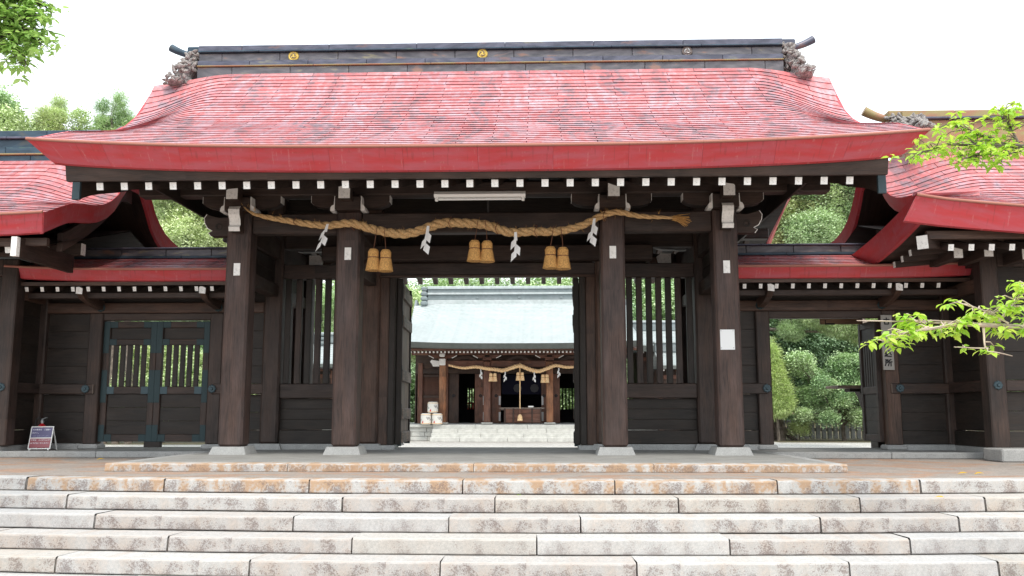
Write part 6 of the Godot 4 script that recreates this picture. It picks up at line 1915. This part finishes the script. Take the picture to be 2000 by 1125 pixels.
func blobs_of(c: Vector3, R: Vector3, n: int, k: float) -> Array:
	var out: Array = []
	for i in n:
		var d := Vector3(rng.randfn(), rng.randfn() * 0.9, rng.randfn()).normalized() * pow(rng.randf(), 0.4)
		out.append([c + d * R, R * k * rng.randf_range(0.75, 1.25)])
	return out

func leafy_branch(o: Node3D, leaves: Array, limbs: Array, n: int, spread: float, mats: Array, L: float, twig: Material, bend := 0.06) -> int:
	# limbs: [from, to, r0, r1]; leaves sit in tufts along the outer part of every limb
	var made := 0
	var wood := MB.new()
	for q in limbs:
		limb(wood, q[0], q[1], q[2], q[3], bend)
	part(o, "limb", wood.mesh(), twig)
	for q in limbs:
		if q[4] <= 0: continue
		for k in int(q[4]):
			var t := rng.randf_range(q[5], 1.05)
			var tuft: Vector3 = q[0].lerp(q[1], t) + Vector3(rng.randfn(), rng.randfn() * 0.45 - 0.1, rng.randfn()) * spread
			var tw := MB.new()
			tw.tube(PackedVector3Array([q[0].lerp(q[1], t * 0.9), q[0].lerp(q[1], t * 0.95).lerp(tuft, 0.6) + Vector3(0, 0.02, 0), tuft]), PackedFloat32Array([0.006, 0.004, 0.0025]), 5, false)
			part(o, "twig", tw.mesh(), twig)
			var m := rng.randi_range(5, 8)
			for i in m:
				var a := TAU * i / m + rng.randf() * 0.8
				var B := Basis(Vector3.UP, a) * Basis(Vector3(1, 0, 0), rng.randf_range(-0.75, 0.15)) * Basis(Vector3(0, 0, 1), rng.randf_range(-0.5, 0.5))
				var sc := rng.randf_range(0.75, 1.2)
				var pos := tuft + Vector3(rng.randfn(), rng.randfn() * 0.5, rng.randfn()) * L * 0.25
				leaves.append([Transform3D(B.scaled(Vector3.ONE * sc), pos), mats[rng.randi() % mats.size()]])
				made += 1
	return made

func put_leaves(o: Node3D, leaves: Array, kinds: Array, most: int) -> void:
	var rest := {}
	for k in leaves.size():
		var q: Array = leaves[k]
		if k < most:
			var l := part(o, "leaf", kinds[k % kinds.size()], q[1])
			l.transform = q[0]
		else:
			if not rest.has(q[1]): rest[q[1]] = []
			rest[q[1]].append(q[0])
	for m in rest:
		var mm := MultiMesh.new()
		mm.transform_format = MultiMesh.TRANSFORM_3D
		mm.mesh = kinds[0]
		mm.instance_count = rest[m].size()
		for i in rest[m].size(): mm.set_instance_transform(i, rest[m][i])
		var x := MultiMeshInstance3D.new()
		x.name = "foliage"
		x.multimesh = mm
		x.material_override = m
		o.add_child(x, true)
		x.set_meta("kind", "stuff")

func greenery() -> void:
	# young cherry tree standing right of the frame; two of its boughs reach in
	var ch := thing("cherry_tree", "cherry tree whose bright green leafy boughs reach in from the right edge", "tree", Vector3(6.3, -1.22, 9.2))
	var tb := MB.new()
	limb(tb, Vector3(0, -0.1, 0), Vector3(-0.1, 2.3, 0.1), 0.13, 0.09, 0.02)
	limb(tb, Vector3(-0.1, 2.3, 0.1), Vector3(-0.2, 5.2, -0.3), 0.09, 0.03, 0.05)
	part(ch, "trunk", tb.mesh(), M.bark)
	var lf: Array = []
	var at := ch.position
	var f := func(x: float, y: float, z: float) -> Vector3: return Vector3(x, y, z) - at
	var green := [M.leaf_cherry, M.leaf_cherry, M.leaf_cherry_b, M.leaf_cherry_c]
	leafy_branch(ch, lf, [
		[Vector3(-0.08, 2.2, 0.1), f.call(4.55, 1.23, 9.7), 0.05, 0.024, 0, 0.5],
		[f.call(4.55, 1.23, 9.7), f.call(3.95, 1.27, 9.7), 0.022, 0.014, 16, 0.1],
		[f.call(3.95, 1.27, 9.7), f.call(3.52, 1.20, 9.75), 0.012, 0.006, 16, 0.15],
		[f.call(4.1, 1.27, 9.7), f.call(3.28, 1.31, 9.6), 0.010, 0.003, 0, 0.1],
		[f.call(4.1, 1.275, 9.7), f.call(3.55, 1.30, 9.65), 0.006, 0.003, 12, 0.1],
		[f.call(4.25, 1.28, 9.7), f.call(4.45, 1.52, 9.75), 0.013, 0.005, 12, 0.3],
		[f.call(4.15, 1.28, 9.7), f.call(4.10, 1.07, 9.8), 0.011, 0.006, 2, 0.6],
		[f.call(4.10, 1.07, 9.8), f.call(4.28, 1.035, 9.8), 0.005, 0.003, 0, 0.0],
		[f.call(4.12, 1.09, 9.8), f.call(3.88, 1.10, 9.8), 0.005, 0.003, 1, 0.5],
		[f.call(4.3, 1.27, 9.75), f.call(4.02, 1.42, 9.7), 0.007, 0.003, 10, 0.4],
		[f.call(4.5, 1.25, 9.7), f.call(4.55, 1.40, 9.6), 0.007, 0.003, 12, 0.2],
		[f.call(4.62, 1.5, 9.75), f.call(4.42, 1.56, 9.72), 0.007, 0.003, 2, 0.7],
		[f.call(3.75, 1.25, 9.72), f.call(3.42, 1.13, 9.8), 0.007, 0.003, 7, 0.4],
	], 5, 0.075, green, 0.085, M.bark_pale, 0.05)
	leafy_branch(ch, lf, [
		[Vector3(-0.15, 3.6, -0.1), f.call(5.55, 3.05, 8.1), 0.05, 0.026, 0, 0.5],
		[f.call(5.55, 3.05, 8.1), f.call(4.75, 3.12, 8.0), 0.024, 0.012, 26, 0.1],
		[f.call(4.75, 3.12, 8.0), f.call(4.40, 2.98, 8.0), 0.010, 0.004, 18, 0.1],
		[f.call(5.3, 3.08, 8.05), f.call(4.85, 3.36, 7.9), 0.012, 0.004, 26, 0.1],
		[f.call(5.4, 3.08, 8.05), f.call(5.35, 3.50, 7.9), 0.012, 0.004, 32, 0.1],
		[f.call(5.2, 3.05, 8.05), f.call(4.80, 2.93, 8.1), 0.010, 0.004, 18, 0.1],
		[f.call(5.45, 3.05, 8.1), f.call(5.20, 2.95, 8.2), 0.010, 0.004, 14, 0.1],
	], 8, 0.10, green, 0.085, M.bark, 0.05)
	put_leaves(ch, lf, [leaf_mesh(0.080, 0.035, 0.35), leaf_mesh(0.068, 0.031, 0.2), leaf_mesh(0.088, 0.038, 0.5)], 300)
	# broadleaf tree left of the frame with a bough hanging into the top left corner
	var bt := thing("broadleaf_tree", "broadleaf tree with a dense green bough hanging into the top left corner", "tree", Vector3(-6.6, -1.22, 8.6))
	var bb := MB.new()
	limb(bb, Vector3(0, -0.1, 0), Vector3(0.2, 4.6, 0), 0.22, 0.15, 0.02)
	limb(bb, Vector3(0.2, 4.6, 0), Vector3(0.6, 8.0, -0.4), 0.14, 0.04, 0.05)
	part(bt, "trunk", bb.mesh(), M.bark_dark)
	var lb: Array = []
	var at2 := bt.position
	var g := func(x: float, y: float, z: float) -> Vector3: return Vector3(x, y, z) - at2
	leafy_branch(bt, lb, [
		[Vector3(0.25, 5.2, 0), g.call(-4.3, 4.55, 8.5), 0.07, 0.03, 8, 0.75],
		[g.call(-4.3, 4.55, 8.5), g.call(-3.60, 4.40, 8.45), 0.025, 0.008, 70, 0.0],
		[g.call(-4.2, 4.5, 8.5), g.call(-3.60, 3.98, 8.5), 0.018, 0.005, 85, 0.05],
		[g.call(-4.3, 4.5, 8.5), g.call(-3.95, 3.98, 8.5), 0.014, 0.004, 80, 0.0],
		[g.call(-4.3, 4.5, 8.5), g.call(-3.75, 4.22, 8.55), 0.014, 0.004, 70, 0.0],
		[g.call(-4.4, 4.6, 8.5), g.call(-3.8, 4.65, 8.4), 0.014, 0.004, 50, 0.2],
		[g.call(-4.2, 4.45, 8.5), g.call(-3.72, 3.80, 8.5), 0.012, 0.004, 40, 0.35],
	], 9, 0.105, [M.leaf_broad, M.leaf_broad_b, M.leaf_broad], 0.085, M.bark_dark, 0.05)
	put_leaves(bt, lb, [leaf_mesh(0.09, 0.036, 0.3), leaf_mesh(0.08, 0.034, 0.2)], 280)

func background() -> void:
	var fine := clump(46, 0.27, 0.10, 0.052, 3)
	var mid := clump(50, 0.42, 0.15, 0.075, 4)
	var far := clump(48, 0.9, 0.26, 0.14, 5)
	var needle := clump(90, 0.22, 0.15, 0.016, 6, true)
	var hills := MB.new()
	var hy := func(x: float, z: float) -> float:
		var t := clampf((-z - 36.0) / 26.0, 0.0, 1.0)
		return -0.62 + t * t * (3.0 - 2.0 * t) * (9.0 + 1.2 * sin(x * 0.09)) + maxf(-z - 62.0, 0.0) * 0.03
	for i in 40:
		for k in 20:
			var x0 := lerpf(-160, 160, i / 40.0)
			var x1 := lerpf(-160, 160, (i + 1) / 40.0)
			var z0 := lerpf(-35, -150, k / 20.0)
			var z1 := lerpf(-35, -150, (k + 1) / 20.0)
			hills.quad(Vector3(x0, hy.call(x0, z0), z0), Vector3(x1, hy.call(x1, z0), z0), Vector3(x1, hy.call(x1, z1), z1), Vector3(x0, hy.call(x0, z1), z1), Vector2.ZERO, Vector2(1, 0), Vector2(1, 1), Vector2(0, 1), Vector3.UP)
	tag(part(self, "hillside", hills.mesh(), M.soil), "wooded hillside rising behind the main hall", "", "", "structure")
	# the wood on the hill: one mass
	var bl: Array = []
	for k in 230:
		var x := rng.randf_range(-46, 46)
		var z := rng.randf_range(-40, -66)
		var R := rng.randf_range(1.8, 3.2)
		bl.append([Vector3(x, hy.call(x, z) + R * 0.7, z), Vector3(R, R * 0.95, R)])
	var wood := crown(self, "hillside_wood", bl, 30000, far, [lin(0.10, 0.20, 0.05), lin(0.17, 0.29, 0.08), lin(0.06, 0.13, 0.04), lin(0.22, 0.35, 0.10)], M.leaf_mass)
	tag(wood, "dense green wood covering the hillside behind the hall", "", "", "stuff")
	var g1 := [lin(0.19, 0.33, 0.10), lin(0.26, 0.41, 0.14), lin(0.12, 0.24, 0.07), lin(0.30, 0.42, 0.13)]
	var g2 := [lin(0.32, 0.45, 0.15), lin(0.40, 0.51, 0.17), lin(0.21, 0.36, 0.11), lin(0.36, 0.45, 0.12)]
	var g3 := [lin(0.15, 0.29, 0.075), lin(0.21, 0.36, 0.10), lin(0.085, 0.19, 0.05), lin(0.25, 0.40, 0.12)]
	# left skyline
	tree("broadleaf_tree", "spreading green tree above the left hall roof at the left edge", "tree", Vector3(-22.4, -0.6, -20), 8.0, 0.4, [[Vector3(-0.8, 12.6, 0), Vector3(1.9, 1.5, 2.0)], [Vector3(0.9, 12.6, 0.5), Vector3(1.3, 1.2, 1.6)], [Vector3(-1.3, 14.3, 0), Vector3(1.6, 1.0, 1.5)], [Vector3(0.0, 13.9, 0.4), Vector3(1.0, 0.8, 1.2)], [Vector3(0, 10.5, 0), Vector3(3, 1.8, 2.4)], [Vector3(1.6, 11.6, 0), Vector3(1.2, 1.0, 1.2)]], 2400, mid, g1, "trees on the left skyline", M.bark)
	var tops := [[-20.3, 14.3, 0.7, "bamboo", "tall feathery bamboo top left of the yellow green tree on the skyline"], [-18.9, 13.6, 1.2, "yellow", "yellow green treetop in the middle of the left skyline"], [-17.8, 14.0, 0.6, "cypress", "thin cypress top right of the yellow green tree on the skyline"], [-17.0, 14.3, 0.55, "cypress", "tallest thin cypress top nearest the gate roof on the left skyline"], [-16.5, 13.2, 1.2, "yellow", "low yellow green treetop beside the gate roof's left slope"], [-15.9, 13.4, 0.6, "cypress", "small dark cypress tip just left of the gate's roof slope"], [-17.9, 13.3, 1.6, "yellow", "broad low yellow green crown below the cypress tops on the left skyline"], [-19.7, 13.5, 1.1, "yellow", "yellow green crown between the spreading tree and the cypress tops"]]
	for q in tops:
		var h: float = q[1] + 0.6
		var b3: Array = []
		if q[3] == "cypress":
			for k in 7: b3.append([Vector3(rng.randf_range(-0.2, 0.2), h - 0.3 - k * 0.75, rng.randf_range(-0.2, 0.2)), Vector3(0.18 + k * 0.13, 0.42, 0.18 + k * 0.13)])
		else:
			for k in 5: b3.append([Vector3(rng.randf_range(-0.5, 0.5) * q[2] * (0.3 + k * 0.25), h - 0.5 - k * 0.7, rng.randf_range(-0.6, 0.6)), Vector3(q[2] * (0.28 + k * 0.16), 0.55, q[2] * (0.3 + k * 0.15))])
		tree({"bamboo": "bamboo", "yellow": "broadleaf_tree", "cypress": "cypress_tree"}[q[3]], q[4], "tree", Vector3(q[0], -0.6, -20.5), h - 3.0, 0.16, b3, 900 if q[3] == "cypress" else (700 if q[3] == "bamboo" else 700), needle if q[3] != "yellow" else fine, g3 if q[3] == "cypress" else g2, "trees on the left skyline", M.bark)
	# behind the gaps beside the gate roof
	tree("broadleaf_tree", "light green feathery tree filling the gap left of the gate roof", "tree", Vector3(-8.3, -0.6, -13.5), 4.6, 0.3, blob_grid(Vector3(-4.2, 5.4, -0.8), Vector3(-0.2, 9.6, 0.8), 4, 4, 0.85), 4200, fine, g2, "trees behind the wings", M.bark)
	tree("broadleaf_tree", "tree with bare grey twigs in the gap right of the gate roof", "tree", Vector3(13.4, -0.6, -15.0), 5.5, 0.3, blob_grid(Vector3(-3.6, 5.8, -0.8), Vector3(0.2, 9.8, 0.8), 4, 4, 0.8), 3800, fine, g1, "trees behind the wings", M.bark_pale)
	tree("broadleaf_tree", "yellowing tree nearest the gate in the gap right of its roof", "tree", Vector3(8.3, -0.6, -15.8), 5.0, 0.25, blob_grid(Vector3(-0.2, 5.8, -0.8), Vector3(2.2, 9.6, 0.8), 3, 4, 0.75), 2600, fine, [lin(0.24, 0.28, 0.06), lin(0.20, 0.30, 0.07), lin(0.28, 0.24, 0.07)], "trees behind the wings", M.bark)
	# seen through the right doorway
	var cedar := tree("cedar_tree", "cedar with drooping feathery boughs at the top of the right doorway", "tree", Vector3(11.2, -0.6, -27.5), 8.5, 0.24, [[Vector3(3.1, 6.0, 0.6), Vector3(1.2, 0.5, 1.0)], [Vector3(4.2, 5.6, 0.8), Vector3(1.2, 0.6, 1.0)], [Vector3(5.2, 5.2, 0.9), Vector3(0.8, 0.6, 0.8)], [Vector3(5.9, 4.4, 0.9), Vector3(0.5, 0.7, 0.6)], [Vector3(2.2, 6.8, 0.3), Vector3(1.3, 0.5, 1.0)], [Vector3(4.4, 6.8, 0.3), Vector3(1.8, 0.6, 1.2)], [Vector3(1.8, 5.2, 0.5), Vector3(0.5, 0.35, 0.5)], [Vector3(3.6, 8.0, 0), Vector3(2.2, 0.8, 1.2)]], 4200, needle, [lin(0.22, 0.33, 0.09), lin(0.28, 0.37, 0.10), lin(0.17, 0.29, 0.08)], "", M.bark)
	var bush: Array = []
	for q in [[0.2, 3.55, 0.62], [-0.9, 2.9, 0.6], [0.5, 2.9, 0.7], [1.5, 3.1, 0.6], [-1.5, 2.1, 0.62], [-0.3, 2.1, 0.75], [0.9, 2.15, 0.7], [2.0, 2.2, 0.6], [-1.0, 1.35, 0.55], [0.3, 1.3, 0.7], [1.4, 1.35, 0.62], [2.3, 1.45, 0.5], [-1.9, 3.4, 0.6], [-1.7, 1.2, 0.4], [2.4, 3.0, 0.6]]:
		bush.append([Vector3(q[0], q[1], rng.randf_range(-0.5, 0.8)), Vector3(q[2], q[2] * 0.6, q[2]) * 0.85])
		bush.append([Vector3(q[0], q[1], 0.3) + Vector3(rng.randf_range(-0.6, 0.6), rng.randf_range(-0.35, 0.4), rng.randf_range(0.3, 1.0)), Vector3(0.34, 0.22, 0.34) * rng.randf_range(0.8, 1.3)])
	tree("evergreen_bush", "big dense evergreen bush in the middle of the right doorway", "bush", Vector3(14.7, -0.6, -25.4), 1.2, 0.12, bush, 3400, fine, g3, "", M.bark, "leaf_gloss")
	tree("evergreen_tree", "dark evergreen behind the bush in the right doorway", "tree", Vector3(15.0, -0.6, -32.0), 4.0, 0.25, blobs_of(Vector3(0.3, 4.2, 0), Vector3(3.6, 3.0, 1.0), 12, 0.45), 3000, mid, [lin(0.035, 0.09, 0.028), lin(0.055, 0.12, 0.04)], "", M.bark_dark)
	tree("cypress_shrub", "bright yellow green feathery conifer at the left jamb of the right doorway", "shrub", Vector3(11.55, -0.6, -24.8), 2.6, 0.08, [[Vector3(0, 1.7, 0), Vector3(0.62, 0.5, 0.5)], [Vector3(0.05, 2.3, 0), Vector3(0.5, 0.55, 0.45)], [Vector3(-0.05, 3.0, 0), Vector3(0.36, 0.55, 0.35)], [Vector3(-0.1, 3.7, 0), Vector3(0.18, 0.5, 0.2)], [Vector3(-0.12, 4.2, 0), Vector3(0.06, 0.35, 0.06)]], 1100, needle, [lin(0.26, 0.40, 0.07), lin(0.32, 0.46, 0.08)], "", M.bark)
	tree("leafy_shrub", "light green shrub at the right side of the right doorway", "shrub", Vector3(16.6, -0.6, -23.6), 0.8, 0.06, [[Vector3(-0.1, 1.0, 0), Vector3(0.55, 0.4, 0.4)], [Vector3(0.3, 1.9, 0), Vector3(0.55, 0.4, 0.4)], [Vector3(-0.3, 1.6, 0), Vector3(0.4, 0.3, 0.4)], [Vector3(0.2, 2.5, 0), Vector3(0.4, 0.35, 0.4)]], 460, fine, g2, "", M.bark)
	tree("leafy_shrub", "small yellow green sapling at the foot of the tree trunk in the right doorway", "shrub", Vector3(12.75, -0.6, -25.6), 0.5, 0.03, [[Vector3(0, 0.6, 0), Vector3(0.3, 0.25, 0.25)], [Vector3(0.15, 0.9, 0), Vector3(0.22, 0.15, 0.2)]], 60, fine, [lin(0.34, 0.46, 0.10)], "", M.bark)
	var tr := thing("tree_trunk", "grey buttressed tree trunk at the left foot of the right doorway", "tree trunk", Vector3(12.0, -0.6, -26.2))
	var tbm := MB.new()
	limb(tbm, Vector3(0, -0.1, 0), Vector3(-0.2, 3.4, 0), 0.30, 0.18, 0.02)
	limb(tbm, Vector3(0.85, -0.1, 0.1), Vector3(0.05, 0.6, 0), 0.08, 0.2, 0.02)
	part(tr, "trunk", tbm.mesh(), M.bark)
	# stone picket fence
	var fe := thing("picket_fence", "low grey stone picket fence seen through the right doorway", "fence", Vector3(0, -0.55, -27.0))
	for k in 34:
		var x := 11.6 + k * 0.27
		bx(fe, "picket", Vector3(x - 0.095, 0.0, -0.07), Vector3(x + 0.095, 0.88 + rng.randf_range(-0.03, 0.03), 0.07), M.granite_base, 1, 0.02)
	bx(fe, "rail", Vector3(11.0, 0.35, -0.16), Vector3(21.0, 0.5, -0.075), M.bark_pale)
	bx(fe, "rail", Vector3(11.0, 1.15, -0.6), Vector3(21.0, 1.25, -0.5), M.bark_pale)
	var so := MB.new()
	so.quad(Vector3(11.2, -0.594, -23.0), Vector3(40, -0.594, -23.0), Vector3(40, -0.594, -36), Vector3(11.2, -0.594, -36), Vector2.ZERO, Vector2(1, 0), Vector2(1, 1), Vector2(0, 1), Vector3.UP)
	tag(part(self, "planting_bed_ground", so.mesh(), M.soil), "earth bed around the trees right of the courtyard", "", "", "structure")
	var so2 := MB.new()
	so2.quad(Vector3(-40, -0.594, -19.5), Vector3(-10.5, -0.594, -19.5), Vector3(-10.5, -0.594, -36), Vector3(-40, -0.594, -36), Vector2.ZERO, Vector2(1, 0), Vector2(1, 1), Vector2(0, 1), Vector3.UP)
	tag(part(self, "planting_bed_ground", so2.mesh(), M.soil), "earth bed around the trees left of the courtyard", "", "", "structure")
	tree("hedge_bush", "sunlit green bush seen through the bars of the left double door", "bush", Vector3(-15.0, -0.6, -21.5), 1.0, 0.1, blobs_of(Vector3(0, 2.4, 0), Vector3(3.6, 1.9, 1.0), 14, 0.42), 2600, fine, g2, "", M.bark)
	tree("broadleaf_tree", "green tree seen through the lattice left of the gate doors", "tree", Vector3(-10.5, -0.6, -31.0), 3.5, 0.22, blob_grid(Vector3(-1.5, 2.0, -0.5), Vector3(2.0, 7.5, 0.5), 3, 5, 1.1), 2200, fine, g1, "", M.bark)
	tree("broadleaf_tree", "bright green tree peeping past the left edge of the hall roof", "tree", Vector3(-8.4, -0.6, -33.5), 4.0, 0.22, blobs_of(Vector3(1.4, 5.0, 0), Vector3(1.6, 2.6, 1.2), 8, 0.55), 1200, mid, g2, "", M.bark)
